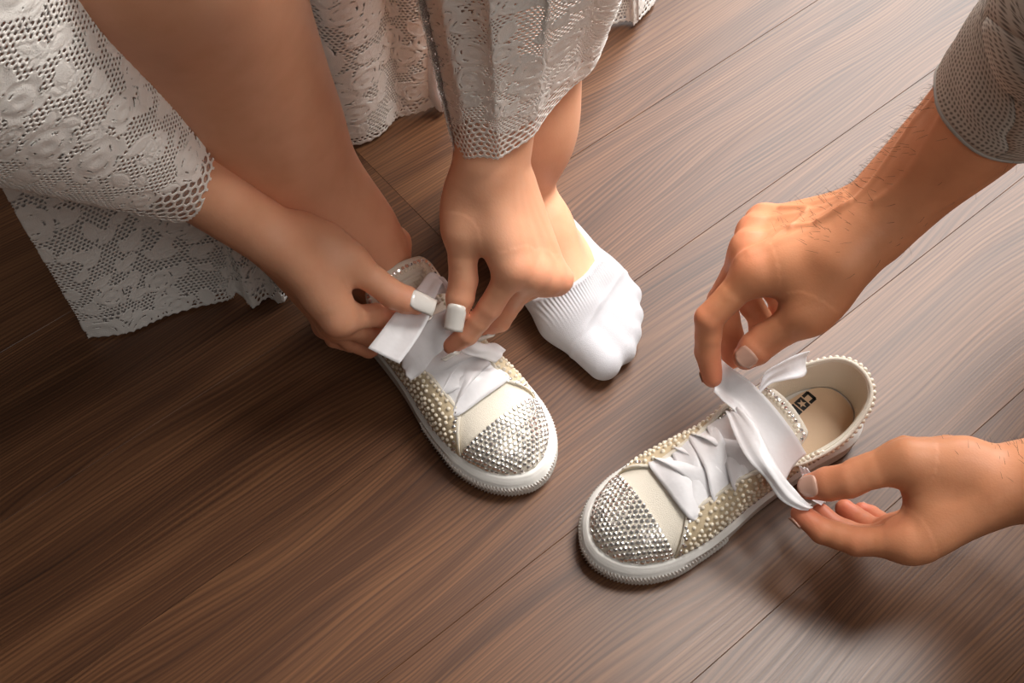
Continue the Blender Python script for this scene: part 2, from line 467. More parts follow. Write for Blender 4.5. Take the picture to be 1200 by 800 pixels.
def nail(parent, a, b, r, rb, dorsal, mat, length, width, over=0.0, square=False, tip_mat=None):
    """curved nail plate on the last bone a->b (b = centre of the fingertip ball)"""
    d = unit(np.asarray(b) - np.asarray(a)); nrm = np.asarray(dorsal, float); nrm = unit(nrm - d * (nrm @ d)); side = np.cross(d, nrm)
    nu, nv = 9, 10
    end = np.asarray(b) + d * (r * .72 + over)
    vs = []
    for i in range(nu):
        x = -1 + 2 * i / (nu - 1)
        for j in range(nv):
            y = j / (nv - 1)
            w = width * (1 - (.10 if square else .30) * max(0, y - .8) / .2 * (0 if square else 1)) * (1 - .22 * max(0, .2 - y) / .2)
            back = length * (1 - y) * (1 - .10 * x * x)
            fwd = 0 if square else -.16 * length * x * x * y ** 6
            rr = rb + (r - rb) * min(1, y * 1.15)
            phi = x * w / rr
            p = end - d * (back - fwd) + side * math.sin(phi) * rr + nrm * (math.cos(phi) * rr + .0004 + (0 if y > .05 else -.0012))
            vs.append(p)
    o = obj('fingernail', vs, grid_faces(nu, nv), mat, parent)
    solid(o, .0009 if not square else .0013, 0)
    return o

def hand(B, W, fore, fing, thumb, R, tipmat=None, webk=.010, dors=None):
    """W wrist centre; fore = list of (point, radius) up the forearm; fing = four lists of MCP, PIP, DIP, tip; thumb = CMC, MCP, IP, tip; R = size factor"""
    W = np.asarray(W, float); mc = [np.asarray(f[0]) for f in fing]
    lat = unit(mc[3] - mc[0]); fw = unit((mc[1] + mc[2]) / 2 - W)
    nrm = unit(np.cross(fw, lat))
    if dors is not None and nrm @ np.asarray(dors) < 0: nrm = -nrm
    # forearm and wrist
    pts = [p for p, _ in fore] + [W]; rad = [r for _, r in fore] + [.0225 * R]
    B.limb(pts, rad, .012 * R, nrm, 1.22, 20)
    # palm
    for i in range(4):
        c = W + lat * ((i - 1.5) * .0125 * R) + fw * .012 * R
        B.bone(c, mc[i] - nrm * .002 * R, .0150 * R, .0112 * R, .014 * R)
        B.bone(c - nrm * .006 * R + fw * .01, mc[i] - nrm * .008 * R - fw * .008 * R, .012 * R, .0085 * R, .012 * R)
        B.ball(mc[i] + nrm * .0028 * R, .0092 * R, .006 * R)
        B.ridges.append(([W + lat * ((i - 1.5) * .005 * R) + fw * .012 * R, mc[i]], nrm, W, (.0009 if R > 1 else .0003) * R, .0032 * R))
        B.tints.append((mc[i] + nrm * .008 * R, .011 * R, .40))
    c0, c1, c2, c3 = [np.asarray(p) for p in thumb]
    B.bone(W + lat * (-.010 * R), c0, .0185 * R, .0155 * R, .014 * R)
    B.bone(c0, c1, .0150 * R, .0118 * R, .014 * R)
    B.bone(c0 * .55 + c1 * .45 - nrm * .006 * R, c1 * .4 + (W * .5 + mc[0] * .5) * .6 - nrm * .004, .0125 * R, .0105 * R, .016 * R)
    # web between thumb and index
    B.bone(c0 * .18 + c1 * .82, (W * .25 + mc[0] * .75), .0068 * R, .0075 * R, .018 * R)
    # thumb
    T = []
    tn = unit(np.cross(np.cross(c2 - c1, c3 - c2), c2 - c1)) if np.linalg.norm(np.cross(c2 - c1, c3 - c2)) > 1e-6 else nrm
    B.bone(c1, c1 * .45 + c2 * .55, .0122 * R, .0110 * R, .010 * R, to=T)
    B.bone(c1 * .45 + c2 * .55, c2, .0110 * R, .0113 * R, .0015, to=T)
    B.bone(c2, c2 * .45 + c3 * .55, .0113 * R, .0111 * R, .0015, to=T)
    B.bone(c2 * .45 + c3 * .55, c3, .0111 * R, .0086 * R, .0015, to=T)
    B.fingers.append(T)
    B.tints.append((c3, .016 * R, .55)); B.tints.append((c2, .012 * R, .35))
    sizes = [1.0, 1.03, .97, .85]
    for i, f in enumerate(fing):
        p = [np.asarray(x) for x in f]; s = R * sizes[i]; L = []
        B.bone(p[0], p[0] * .5 + p[1] * .5, .0110 * s, .0097 * s, .010 * s, to=L)
        B.bone(p[0] * .5 + p[1] * .5, p[1], .0097 * s, .0097 * s, .0015, to=L)
        B.bone(p[1], p[1] * .5 + p[2] * .5, .0096 * s, .0088 * s, .0015, to=L)
        B.bone(p[1] * .5 + p[2] * .5, p[2], .0088 * s, .0086 * s, .0015, to=L)
        B.bone(p[2], p[3], .0085 * s, .0069 * s, .0015, to=L)
        B.fingers.append(L)
        B.tints.append((p[3], .014 * s, .75)); B.tints.append((p[1], .011 * s, .5)); B.tints.append((p[2], .009 * s, .35))
    return lat, fw, nrm

def lens(tagname, f):
    print('BONES', tagname, [round(float(np.linalg.norm(np.asarray(f[i + 1]) - np.asarray(f[i]))) * 100, 1) for i in range(len(f) - 1)])

HV = .00125   # voxel of the hands
# ---- woman, right arm (image left)
def woman_right_arm():
    B = Body(HV)
    W = at(318, 278, .182)
    idx = [at(397, 374, .138), at(440, 369, .106), at(468, 379, .098), at(487, 370, .109)]
    L = V3(-.0030, .0075, -.0160)
    mid = [idx[0] + L, at(424, 388, .088), at(448, 400, .078), at(466, 394, .082)]
    rin = [idx[0] + 2 * L + V3(-.003, 0, .002), at(410, 398, .074), at(432, 408, .064), at(446, 402, .066)]
    pin = [idx[0] + 2.9 * L + V3(-.007, .002, .004), at(392, 396, .070), at(412, 403, .060), at(424, 398, .060)]
    th = [at(352, 276, .178), at(411, 307, .160), at(462, 346, .138), at(488, 356, .130)]
    lens('WR i', idx); lens('WR m', mid); lens('WR th', th)
    fore = [(at(-60, 5, .42), .042), (at(60, 92, .34), .037), (at(150, 160, .282), .0305), (at(240, 222, .230), .0262)]
    hand(B, W, fore, [idx, mid, rin, pin], th, .95, dors=CAM - W)
    return B, th, [idx, mid, rin, pin]
# ---- woman, left arm (image right)
def woman_left_arm():
    B = Body(HV)
    W = at(578, 196, .205)
    idx = [at(602, 314, .162), at(574, 360, .130), at(548, 392, .108), at(529, 405, .096)]
    L = V3(.0135, .0035, -.0120)
    mid = [idx[0] + L, at(600, 352, .110), at(586, 376, .092), at(570, 384, .080)]
    rin = [idx[0] + 2 * L + V3(-.002, .001, 0), at(606, 346, .088), at(588, 366, .075), at(574, 370, .068)]
    pin = [idx[0] + 2.9 * L + V3(-.006, .004, 0), at(604, 334, .076), at(590, 348, .066), at(580, 352, .060)]
    th = [at(551, 220, .196), at(541, 272, .176), at(543, 328, .144), at(536, 366, .126)]
    lens('WL i', idx); lens('WL m', mid); lens('WL th', th)
    fore = [(at(612, -140, .44), .038), (at(600, -40, .362), .0335), (at(587, 70, .286), .0300), (at(579, 150, .230), .0270)]
    hand(B, W, fore, [idx, mid, rin, pin], th, .97, dors=CAM - W)
    return B, th, [idx, mid, rin, pin]
# ---- man, right arm (upper right)
def man_right_arm():
    B = Body(HV)
    W = at(1016, 268, .198)
    idx = [at(884, 318, .174), at(831, 373, .142), at(829, 412, .116), at(835, 442, .100)]
    L = V3(.0035, .0200, -.0045)
    mid = [idx[0] + L + V3(-.004, 0, .002), at(846, 352, .128), at(856, 392, .102), at(858, 420, .086)]
    rin = [idx[0] + 2 * L, at(872, 345, .120), at(890, 372, .096), at(889, 396, .080)]
    pin = [idx[0] + 2.9 * L + V3(.006, -.002, -.002), at(898, 330, .112), at(912, 352, .092), at(910, 372, .078)]
    th = [at(985, 312, .190), at(946, 368, .162), at(897, 398, .136), at(874, 418, .126)]
    lens('MR i', idx); lens('MR m', mid); lens('MR th', th)
    fore = [(at(1330, -20, .42), .046), (at(1230, 60, .35), .0405), (at(1140, 150, .28), .0345), (at(1072, 212, .232), .0280)]
    lat, fw, nrm = hand(B, W, fore, [idx, mid, rin, pin], th, 1.12, dors=CAM - W)
    # veins and the wrist bone
    def vein(pts, r=.0016, k=.004):
        B.ridges.append((list(spline(pts, 14)), nrm, W, r * .8, .0024))
    g = lambda u, v, hh: W + fw * u + lat * v + nrm * hh
    vein([g(.088, -.030, .012), g(.066, -.022, .0165), g(.050, -.010, .0178), g(.030, -.012, .0185), g(.008, -.008, .0195)], .0019)
    vein([g(.050, -.010, .0178), g(.040, .010, .0180), g(.060, .022, .0155)], .0016)
    B.ball(g(-.012, .020, .008), .010, .014)
    vein([g(.030, -.012, .018), g(.000, -.006, .018), g(-.035, .004, .018), g(-.07, -.004, .018), g(-.11, .006, .018)], .0020)
    vein([g(-.035, .004, .018), g(-.06, .014, .018), g(-.10, .018, .018)], .0016)
    vein([g(-.010, -.016, .018), g(-.05, -.017, .018), g(-.10, -.012, .018)], .0022)
    return B, th, [idx, mid, rin, pin]
# ---- man, left arm (lower right)
def man_left_arm():
    B = Body(HV)
    W = at(1168, 567, .112)
    idx = [at(1062, 634, .094), at(1004, 634, .083), at(964, 622, .078), at(939, 602, .078)]
    L = V3(.0025, .0085, -.0172)
    mid = [idx[0] + L, at(1008, 632, .062), at(976, 618, .056), at(962, 602, .056)]
    rin = [idx[0] + 2 * L, at(1022, 622, .048), at(1000, 606, .040), at(990, 596, .040)]
    pin = [idx[0] + 2.85 * L + V3(.004, 0, .002), at(1036, 616, .038), at(1020, 604, .030), at(1010, 598, .030)]
    th = [at(1130, 545, .124), at(1062, 541, .122), at(994, 563, .104), at(950, 570, .090)]
    lens('ML i', idx); lens('ML m', mid); lens('ML th', th)
    fore = [(at(1480, 580, .24), .046), (at(1380, 570, .19), .041), (at(1290, 563, .15), .0345), (at(1220, 561, .125), .0275)]
    lat, fw, nrm = hand(B, W, fore, [idx, mid, rin, pin], th, 1.10, dors=CAM - W)
    def vein(pts, r=.0016, k=.004):
        B.ridges.append((list(spline(pts, 14)), nrm, W, r * .8, .0024))
    g = lambda u, v, hh: W + fw * u + lat * v + nrm * hh
    vein([g(.080, -.030, .010), g(.058, -.024, .0155), g(.036, -.016, .0180), g(.010, -.010, .0185)], .0018)
    vein([g(.070, .002, .0145), g(.050, -.006, .0170), g(.036, -.016, .0180)], .0015)
    return B, th, [idx, mid, rin, pin]

# ------------------------------------------------------------------ legs
FOOT_H = unit(V3(.60, -.80, 0)); FOOT_M = V3(FOOT_H[1], -FOOT_H[0], 0)   # heading and medial side of the socked left foot
FOOT_TIP = at(720, 436, .016)
FOOT_HEEL = FOOT_TIP - FOOT_H * .236 - FOOT_M * .020; FOOT_HEEL[2] = 0
SOCK_ANG = math.atan2(FOOT_H[1], FOOT_H[0])
def fp(s, m, z): return FOOT_HEEL + FOOT_H * s + FOOT_M * (m * 1.10 - .002) + V3(0, 0, z)

def foot_prims(B):
    B.ball(fp(.032, 0, .030), .0295, .01)
    B.bone(fp(.035, 0, .026), fp(.150, -.004, .020), .026, .020, .02, V3(0, 0, 1), 1.05)
    B.bone(fp(.060, .002, .085), fp(.105, .004, .056), .0330, .0290, .02)
    B.bone(fp(.105, .004, .056), fp(.168, .008, .026), .0290, .0205, .02)
    B.bone(fp(.100, .010, .030), fp(.170, .022, .022), .024, .0200, .02)
    B.bone(fp(.080, -.014, .024), fp(.158, -.028, .017), .022, .0158, .02)
    B.bone(fp(.172, .024, .020), fp(.2235, .0215, .016), .0165, .0128, .012)
    for i, (a, b, r) in enumerate([((.168, .006, .019), (.2215, .0015, .0125), .0102), ((.164, -.008, .018), (.2110, -.0125, .0120), .0100),
                                   ((.158, -.020, .017), (.1980, -.0250, .0115), .0097), ((.150, -.031, .015), (.1810, -.0365, .0110), .0095)]):
        B.bone(fp(*a), fp(*b), r * 1.25, r, .009)
    B.bone(fp(.028, 0, .045), fp(.034, 0, .110), .022, .020, .02)

def left_leg():
    B = Body(.0018)
    foot_prims(B)
    an = fp(.056, 0, .098)
    pts = [an, at(612, 150, .150), at(606, 80, .200), at(600, 0, .255), at(592, -120, .33), at(586, -220, .40), at(584, -300, .45)]
    B.limb(pts, [.0340, .0355, .0400, .046, .052, .054, .056], .02)
    B.ball(fp(.058, .028, .082), .0105, .014); B.ball(fp(.052, -.030, .072), .0105, .014)
    return B

SHK = .95
SHOE_A = math.atan2(-.77, .64)
SH_A = V3(.64, -.77, 0); SH_AL = V3(.77, .64, 0)
HEEL_A = V3(.021, -.137, 0) - SH_A * .268 * SHK
def right_leg():
    B = Body(.0018)
    q = lambda s, t, z: HEEL_A + SH_A * s + SH_AL * t + V3(0, 0, z)
    an = q(.047, 0, .100)
    pts = [an, at(352, 205, .175), at(306, 135, .24), at(228, 0, .36), at(150, -130, .47)]
    for p in pts: print('RLEG', np.round(p, 3))
    B.limb(pts, [.0250, .0340, .046, .0580, .060], .02)
    B.ball(q(.035, 0, .05), .027, .02)
    B.bone(q(.046, 0, .084), q(.100, 0, .054), .0250, .0190, .02)
    B.bone(q(.100, 0, .054), q(.160, 0, .036), .0190, .0090, .02)
    B.ball(q(.046, .026, .090), .009, .012); B.ball(q(.042, -.026, .080), .009, .012)
    return B

# ------------------------------------------------------------------ people
woman = empty('person', (FOOT_HEEL[0], FOOT_HEEL[1], 0))
tag(woman, 'seated person in white lace dress tying a shoe, other foot in a white sock', 'person')
man = empty('person', (.62, -.05, 0))
tag(man, 'crouching person in grey shirt sleeves reaching in from the right to hold ribbon laces', 'person')
def adopt(o, parent):
    o.parent = parent
    o.matrix_parent_inverse = Matrix.Translation(parent.location).inverted()
    return o

wr, wr_th, wr_f = woman_right_arm()
wl, wl_th, wl_f = woman_left_arm()
mr, mr_th, mr_f = man_right_arm()
ml, ml_th, ml_f = man_left_arm()
ll = left_leg(); rl = right_leg()
llf = ll.field()
v, f, t = merge([wr.mesh(), wl.mesh(), ll.mesh(llf), rl.mesh()])
wbody = adopt(tinted('body', v, f, t, M['skin_woman'], None), woman)
v, f, t = merge([mr.mesh(), ml.mesh()])
mbody = adopt(tinted('body', v, f, t, M['skin_man'], None), man)

def nails(body, th, fing, R, mat, woman_, th_dors, f_dors):
    up = CAM - np.asarray(th[3])
    if woman_: nail(body, th[2], th[3], .0087 * R, .0110 * R, th_dors, mat, .0215, .0082, .0065, True)
    else:
        nail(body, th[2], th[3], .0087 * R, .0110 * R, th_dors, mat, .0145, .0085, -.0005)
    for i, f in enumerate(fing):
        a, b, c = np.asarray(f[1]), np.asarray(f[2]), np.asarray(f[3])
        dn = (b - (a + c) / 2)
        if np.linalg.norm(dn) < 1e-4: dn = f_dors
        if woman_: nail(body, f[2], f[3], .0070 * R, .0080 * R, dn, mat, .0155, .0058, .006, True)
        else: nail(body, f[2], f[3], .0070 * R, .0080 * R, dn, mat, .0115, .0062, -.0005)
nails(wbody, wr_th, wr_f, .95, M['nail_white'], True, V3(.35, -.25, .9), V3(0, -1, 0))
nails(wbody, wl_th, wl_f, .97, M['nail_white'], True, V3(-.15, -.75, .65), V3(0, -1, 0))
nails(mbody, mr_th, mr_f, 1.12, M['nail'], False, V3(-.05, -.45, .9), V3(-1, 0, 0))
nails(mbody, ml_th, ml_f, 1.10, M['nail'], False, V3(-.1, -.35, .95), V3(0, -1, 0))

# ---- sock on the left foot
def build_sock():
    B = Body(.0016)
    foot_prims(B)
    F = B.field() - .0020
    dims = F.shape
    X = B.lo[0] + np.arange(dims[0]) * B.h - FOOT_HEEL[0]; Y = B.lo[1] + np.arange(dims[1]) * B.h - FOOT_HEEL[1]; Z = B.lo[2] + np.arange(dims[2]) * B.h
    S = X[:, None, None] * FOOT_H[0] + Y[None, :, None] * FOOT_H[1] + 0 * Z[None, None]
    Mm = X[:, None, None] * FOOT_M[0] + Y[None, :, None] * FOOT_M[1] + 0 * Z[None, None]
    Zz = Z[None, None] + 0 * S
    front = (.150 + 1.0 * (Zz - .040)) - S
    low = Zz - (.040 + .016 * np.clip((.05 - S) / .05, 0, 1))
    cut = np.minimum(front, low)
    rimd = np.abs(cut)
    F2 = np.maximum(F - .0009 * np.exp(-((cut + .002) / .0025) ** 2), cut)
    # toe seam
    seam = S - (.188 - .45 * np.clip(-Mm, -.03, .05))
    F2 = F2 - .0010 * np.exp(-(seam / .0016) ** 2) * (Zz > .012)
    v, f = surface_nets(F2.astype(np.float32), B.lo, B.h)
    rel = v - FOOT_HEEL
    s = rel @ FOOT_H
    fr = s - (.150 + 1.0 * (rel[:, 2] - .04))
    t = np.exp(-(np.maximum(fr - .004, 0) / .020) ** 2) * (fr > .003)
    return tinted('sock', v, f, t.astype(np.float32), sock_mat(), None)
sock = adopt(build_sock(), woman)
sock['label'] = 'white low-cut cotton sock with ribbed rim and toe seam'

# ------------------------------------------------------------------ shoes
L_SH = .268
OUT = [(0, 0), (.006, .020), (.028, .0335), (.075, .0335), (.125, .0375), (.170, .0455), (.205, .0470), (.236, .0400), (.256, .0265), (.266, .0110),
       (.268, 0), (.266, -.0110), (.256, -.0265), (.236, -.0395), (.205, -.0460), (.170, -.0440), (.125, -.0360), (.075, -.0325), (.028, -.0325), (.006, -.020)]
def outline(n=180, inset=0.0):
    p = spline(OUT, n, closed=True)
    d = np.roll(p, -1, 0) - np.roll(p, 1, 0)
    nr = np.stack([-d[:, 1], d[:, 0]], 1); nr /= np.linalg.norm(nr, axis=1, keepdims=True)
    if nr[len(p) // 4] @ (V3(.13, 0)[:2] - p[len(p) // 4]) > 0: nr = -nr
    return p - nr * inset, nr

ZT = np.array([(.10, .082), (.13, .079), (.15, .074), (.18, .065), (.20, .0595), (.22, .0550), (.235, .0510), (.248, .0455), (.256, .040), (.262, .033), (.2635, .029)])
WD = np.array([(.10, .0310), (.125, .0330), (.17, .0405), (.205, .0420), (.225, .0395), (.240, .0335), (.252, .0240), (.259, .0145), (.2625, .0060), (.2635, .001)])
def dome(s, u, dz=0.0):
    """u in [-1, 1] across the toe: -1 and 1 are the sole edges, 0 the crest"""
    w = np.interp(s, WD[:, 0], WD[:, 1]); zt = np.interp(s, ZT[:, 0], ZT[:, 1]) + dz
    a = 1 - np.abs(u)
    t = ((1 - a) ** 2 * w + 2 * a * (1 - a) * w * .97) * np.sign(u)
    z = (1 - a) ** 2 * .026 + 2 * a * (1 - a) * zt * .985 + a * a * zt
    return np.stack([s + 0 * t, t, z], -1)

ICO = bmesh.new(); bmesh.ops.create_icosphere(ICO, subdivisions=2, radius=1.0)
ICO_V = np.array([v.co[:] for v in ICO.verts]); ICO_F = np.array([[v.index for v in f.verts] for f in ICO.faces]); ICO.free()
def gem():
    vs, fs = [], []
    for r, z in ((1.0, 0), (.95, .30), (.60, .62)):
        for i in range(8):
            a = i * math.pi / 4 + (math.pi / 8 if z == .62 else 0); vs.append((r * math.cos(a), r * math.sin(a), z))
    vs.append((0, 0, .64))
    for i in range(8):
        j = (i + 1) % 8
        fs += [(i, j, 8 + j), (i, 8 + j, 8 + i), (8 + i, 8 + j, 16 + i), (8 + j, 16 + j, 16 + i), (16 + i, 16 + j, 24)]
    return np.array(vs), np.array(fs)
GEM_V, GEM_F = gem()

def studs(name, P_, N_, r, template, mat, parent, jitter=0.0, smooth=True):
    P_ = np.asarray(P_); N_ = np.asarray(N_, float)
    N_ = N_ / np.linalg.norm(N_, axis=1, keepdims=True)
    if jitter: N_ = N_ + rng.normal(0, jitter, N_.shape)
    X, Y, Z = frames(N_)
    a = rng.uniform(0, 6.28, len(P_))[:, None]
    X, Y = X * np.cos(a) + Y * np.sin(a), Y * np.cos(a) - X * np.sin(a)
    r = np.broadcast_to(np.asarray(r, float), (len(P_),))
    v, f = scatter(template[0], template[1], P_, X, Y, Z, r * rng.uniform(.92, 1.06, len(P_)))
    return tag(obj(name, v, f, mat, parent, smooth), kind='stuff')

def ribbon(name, ctrl, parent, n=46, across=9, curl=.0012, seed=0, thick=.0004):
    """ctrl: (centre, width vector (half width, with direction)) pairs"""
    c = spline([p for p, w in ctrl], n); w = spline([w for p, w in ctrl], n)
    d = np.gradient(c, axis=0); nr = np.cross(d, w); nr /= np.linalg.norm(nr, axis=1, keepdims=True) + 1e-9
    r = np.random.default_rng(seed); ph = r.uniform(0, 6.28, 4)
    x = np.linspace(-1, 1, across); s = np.linspace(0, 1, n)
    wl = np.linalg.norm(w, axis=1)
    tight = np.clip(.013 / np.maximum(wl, .003), .8, 3) - .8
    vs = []
    for i in range(n):
        wob = curl * (np.sin(x * 2.6 + ph[0] + 4 * s[i]) * .5 + tight[i] * .30 * np.sin(x * 6.5 + ph[1]) + .35 * np.sin(9 * s[i] + ph[2] + x * 1.5))
        vs.append(c[i][None] + x[:, None] * w[i][None] + nr[i][None] * (wob + curl * .8 * (1 - x * x))[:, None])
    o = obj(name, np.vstack(vs), grid_faces(n, across), M['satin'], parent)
    return solid(o, thick)

def build_shoe(loc, ang, label, open_tongue, seed):
    root = empty('sneaker', (loc[0], loc[1], 0), ang)
    root.scale = (SHK, SHK, SHK)
    tag(root, label, 'shoe', 'pair of pearl-studded wedding sneakers')
    # --- sole
    prof = [(.006, .0), (.0012, .0012), (.0, .004), (-.0006, .012), (-.0004, .0205), (-.0012, .0210), (-.0012, .0245), (0.0003, .0250), (.0010, .0275), (.0030, .0285), (.0075, .0280)]
    n = 200
    rings = []
    for ins, z in prof:
        p, nr = outline(n, 0)
        toe = np.clip((p[:, 0] - .195) / .02, 0, 1)
        e = -ins + toe * (.0022 if .003 < z < .021 else 0)
        q = p + nr * e[:, None]
        rings.append(np.column_stack([q, np.full(n, z)]))
    m = len(prof)
    vs = np.stack(rings, 1).reshape(-1, 3)
    fs = [tuple(r) for r in grid_faces(n, m, True)]
    vs = np.vstack([vs, [(.13, 0, 0.0)], [(.13, 0, .0262)]]); cb, ct = len(vs) - 2, len(vs) - 1
    for i in range(n):
        j = (i + 1) % n
        fs.append((i * m, cb, j * m)); fs.append((i * m + m - 1, j * m + m - 1, ct))
    sole = obj('sole', vs, fs, M['rubber'], root)
    # bumper texture: slanted ribs in two rows round the toe
    p, nr = outline(900, -.0022)
    sel = np.where(p[:, 0] > .165)[0]
    if sel[0] == 0 and sel[-1] == len(p) - 1: sel = np.sort(sel)
    P_, D_ = [], []
    acc, last = [], None
    bm = bmesh.new()
    keep = None
    for i in sel:
        if keep is not None and np.linalg.norm(p[i] - keep) < .0026: continue
        keep = p[i]
        e = .0022 * min(1, max(0, (p[i, 0] - .195) / .02)) - .0022
        tg = V3(-nr[i, 1], nr[i, 0], 0); on = V3(nr[i, 0], nr[i, 1], 0)
        base = V3(p[i, 0], p[i, 1], 0) + on * (e + .0003)
        for z0, z1, sl in ((.0045, .0115, 1), (.0120, .0190, -1)):
            a = base + V3(0, 0, z0) - tg * .0013 * sl; b = base + V3(0, 0, z1) + tg * .0013 * sl
            ww = tg * .00075
            q = [bm.verts.new(x) for x in (a - ww, a + ww, b + ww, b - ww)]
            r1 = bm.verts.new(a + on * .0017 + V3(0, 0, .0008)); r2 = bm.verts.new(b + on * .0017 - V3(0, 0, .0008))
            for fc in ((q[0], q[1], r1), (q[1], q[2], r2, r1), (q[2], q[3], r2), (q[3], q[0], r1, r2)): bm.faces.new(fc)
    bmesh.ops.recalc_face_normals(bm, faces=bm.faces[:])
    me = bpy.data.meshes.new('toe_bumper_ribs'); bm.to_mesh(me); bm.free(); me.materials.append(M['rubber'])
    o = bpy.data.objects.new('toe_bumper_ribs', me); COL.objects.link(o); o.parent = sole; tag(o, kind='stuff')
    # --- vamp and toe cap
    ss = np.linspace(.155, .2635, 44); uu = np.linspace(-1, 1, 37)
    S_, U_ = np.meshgrid(ss, uu, indexing='ij')
    D = dome(S_, U_, -.0022)
    obj('vamp', D.reshape(-1, 3), grid_faces(44, 37), M['canvas'], root)
    cap_line = lambda u: .2185 - .003 * u * u
    u1 = np.linspace(-1, 1, 45); k1 = np.linspace(0, 1, 26)
    cv = []
    for u in u1:
        s = cap_line(u) + (.2635 - cap_line(u)) * k1
        cv.append(dome(s, np.full_like(s, u), -.0004))
    cap = obj('toe_cap', np.vstack(cv), grid_faces(45, 26), M['canvas'], root)
    # stones in staggered rows on the cap
    P_, N_ = [], []
    step = .0046
    row = 0
    s = .2208
    while s < .262:
        w = np.linspace(-1, 1, 400); line = dome(np.full(400, s), w, -.0004)
        arc = np.concatenate([[0], np.cumsum(np.linalg.norm(np.diff(line, axis=0), axis=1))])
        mid = arc[-1] / 2
        ks = np.arange(-20, 21) * step + (step / 2 if row % 2 else 0) + mid
        for a in ks[(ks > .0022) & (ks < arc[-1] - .0022)]:
            u = np.interp(a, arc, w)
            e = 1e-3
            sb = s - .003 * u * u
            p0 = dome(np.array(sb), np.array(u), -.0004)
            du = dome(np.array(sb), np.array(min(u + e, .999)), -.0004) - dome(np.array(sb), np.array(max(u - e, -.999)), -.0004)
            ds = dome(np.array(min(sb + e, .2634)), np.array(u), -.0004) - dome(np.array(sb - e), np.array(u), -.0004)
            nn = np.cross(ds, du)
            if nn[2] < 0: nn = -nn
            P_.append(p0); N_.append(nn)
        s += step * .80 * (1 if s < .245 else .8); row += 1
    studs('toe_rhinestones', P_, N_, .00225, (GEM_V, GEM_F), M['stone'], cap, .035, smooth=False)
    # --- quarters: from the right front round the heel to the left front
    flare = .004 if open_tongue else 0.0
    base = [(.2165, .0410), (.190, .0425), (.165, .0400), (.140, .0360), (.115, .0335), (.080, .0310), (.038, .0300), (.012, .0190), (.004, 0)]
    rim = [(.1970, .0240, .0535), (.186, .0240, .0585), (.168, .0245, .0640), (.146, .0255, .0700), (.122, .0275 + flare, .0760), (.090, .0330 + flare, .0600), (.048, .0340 + flare * .6, .0590), (.014, .0225, .0690), (.005, 0, .0740)]
    base = base + [(s, -t) for s, t in base[-2::-1]]; rim = rim + [(s, -t, z) for s, t, z in rim[-2::-1]]
    nb, nv = 150, 16
    bp = spline(base, nb); rp = spline(rim, nb)
    def wall(i, v, out=0.0):
        b = V3(bp[i, 0], bp[i, 1], .0265); r = rp[i]
        c = V3(b[0] * .75 + r[0] * .25, b[1] * 1.0, r[2] * .93)
        if b[0] < .02: c[0] -= .002
        return (1 - v) ** 2 * b + 2 * v * (1 - v) * c + v * v * r
    Wl = np.array([[wall(i, v) for v in np.linspace(0, 1, nv)] for i in range(nb)])
    qo = obj('quarter', Wl.reshape(-1, 3), grid_faces(nb, nv), M['canvas_base'], root)
    solid(qo, .0018, 0)
    inner = Wl.copy(); cen = np.array([.11, 0])
    for i in range(nb):
        d = np.array([np.clip(bp[i, 0], .05, .19), 0]) - bp[i]; d = d / (np.linalg.norm(d) + 1e-9)
        inner[i, :, :2] += d * .0019
        inner[i, -1, 2] -= .0003
    solid(obj('lining', inner.reshape(-1, 3), grid_faces(nb, nv), M['lining'], root), .0014, 0)
    # rolled rim binding
    rb = []
    for i in range(nb):
        tg = unit(rp[min(i + 1, nb - 1)] - rp[max(i - 1, 0)]); a = unit(np.cross(tg, V3(0, 0, 1))); c = np.cross(a, tg)
        for k in range(8):
            th = k * math.pi / 4
            rb.append(rp[i] + (a * math.cos(th) * .0019 + c * math.sin(th) * .0019))
    ff = [(i * 8 + k, i * 8 + (k + 1) % 8, (i + 1) * 8 + (k + 1) % 8, (i + 1) * 8 + k) for i in range(nb - 1) for k in range(8)]
    obj('rim_binding', rb, ff, M['canvas'], qo)
    # front edge bands
    for e in (0, nb - 1):
        pts = Wl[e]; band = []
        for j, pnt in enumerate(pts):
            band += [pnt + V3(-.0045, 0, .0012), pnt + V3(-.002, 0, .0020), pnt + V3(.0004, 0, .0010)]
        solid(obj('edge_band', band, grid_faces(len(pts), 3), M['canvas'], qo), .0008)
    # pearls
    P_, N_, R_ = [], [], []
    G_, GN = [], []
    fine = np.array([[wall(i, v) for v in np.linspace(0, 1, 60)] for i in range(nb)])
    du = np.gradient(fine, axis=0); dv = np.gradient(fine, axis=1); nn = np.cross(du, dv)
    nn /= np.linalg.norm(nn, axis=2, keepdims=True) + 1e-12
    outw = fine - V3(.12, 0, .03); sg = np.sign(np.sum(outw * nn, 2)); nn *= sg[..., None]
    hts = np.linalg.norm(np.diff(fine, axis=1), axis=2).sum(1)
    rows = 11
    for rj in range(rows):
        v = .075 + .86 * rj / (rows - 1); j = int(v * 59)
        ln = fine[:, j]; arc = np.concatenate([[0], np.cumsum(np.linalg.norm(np.diff(ln, axis=0), axis=1))])
        stp = .0047
        for a in np.arange(.003 + (stp / 2 if rj % 2 else 0), arc[-1] - .003, stp):
            i = int(np.clip(np.interp(a, arc, np.arange(nb)), 0, nb - 1))
            if hts[i] / rows < .0030 and rj % 2: continue
            if rj == 0 or a < .0055 or a > arc[-1] - .0055: G_.append(fine[i, j] + nn[i, j] * .0008); GN.append(nn[i, j]); continue
            if P_ and np.min(np.sum((np.array(P_) - fine[i, j] - nn[i, j] * .0013) ** 2, 1)) < .0043 ** 2: continue
            P_.append(fine[i, j] + nn[i, j] * .0013); N_.append(nn[i, j]); R_.append(.0018)
    studs('pearls', P_, N_, R_, (ICO_V, ICO_F), M['pearl'], qo)
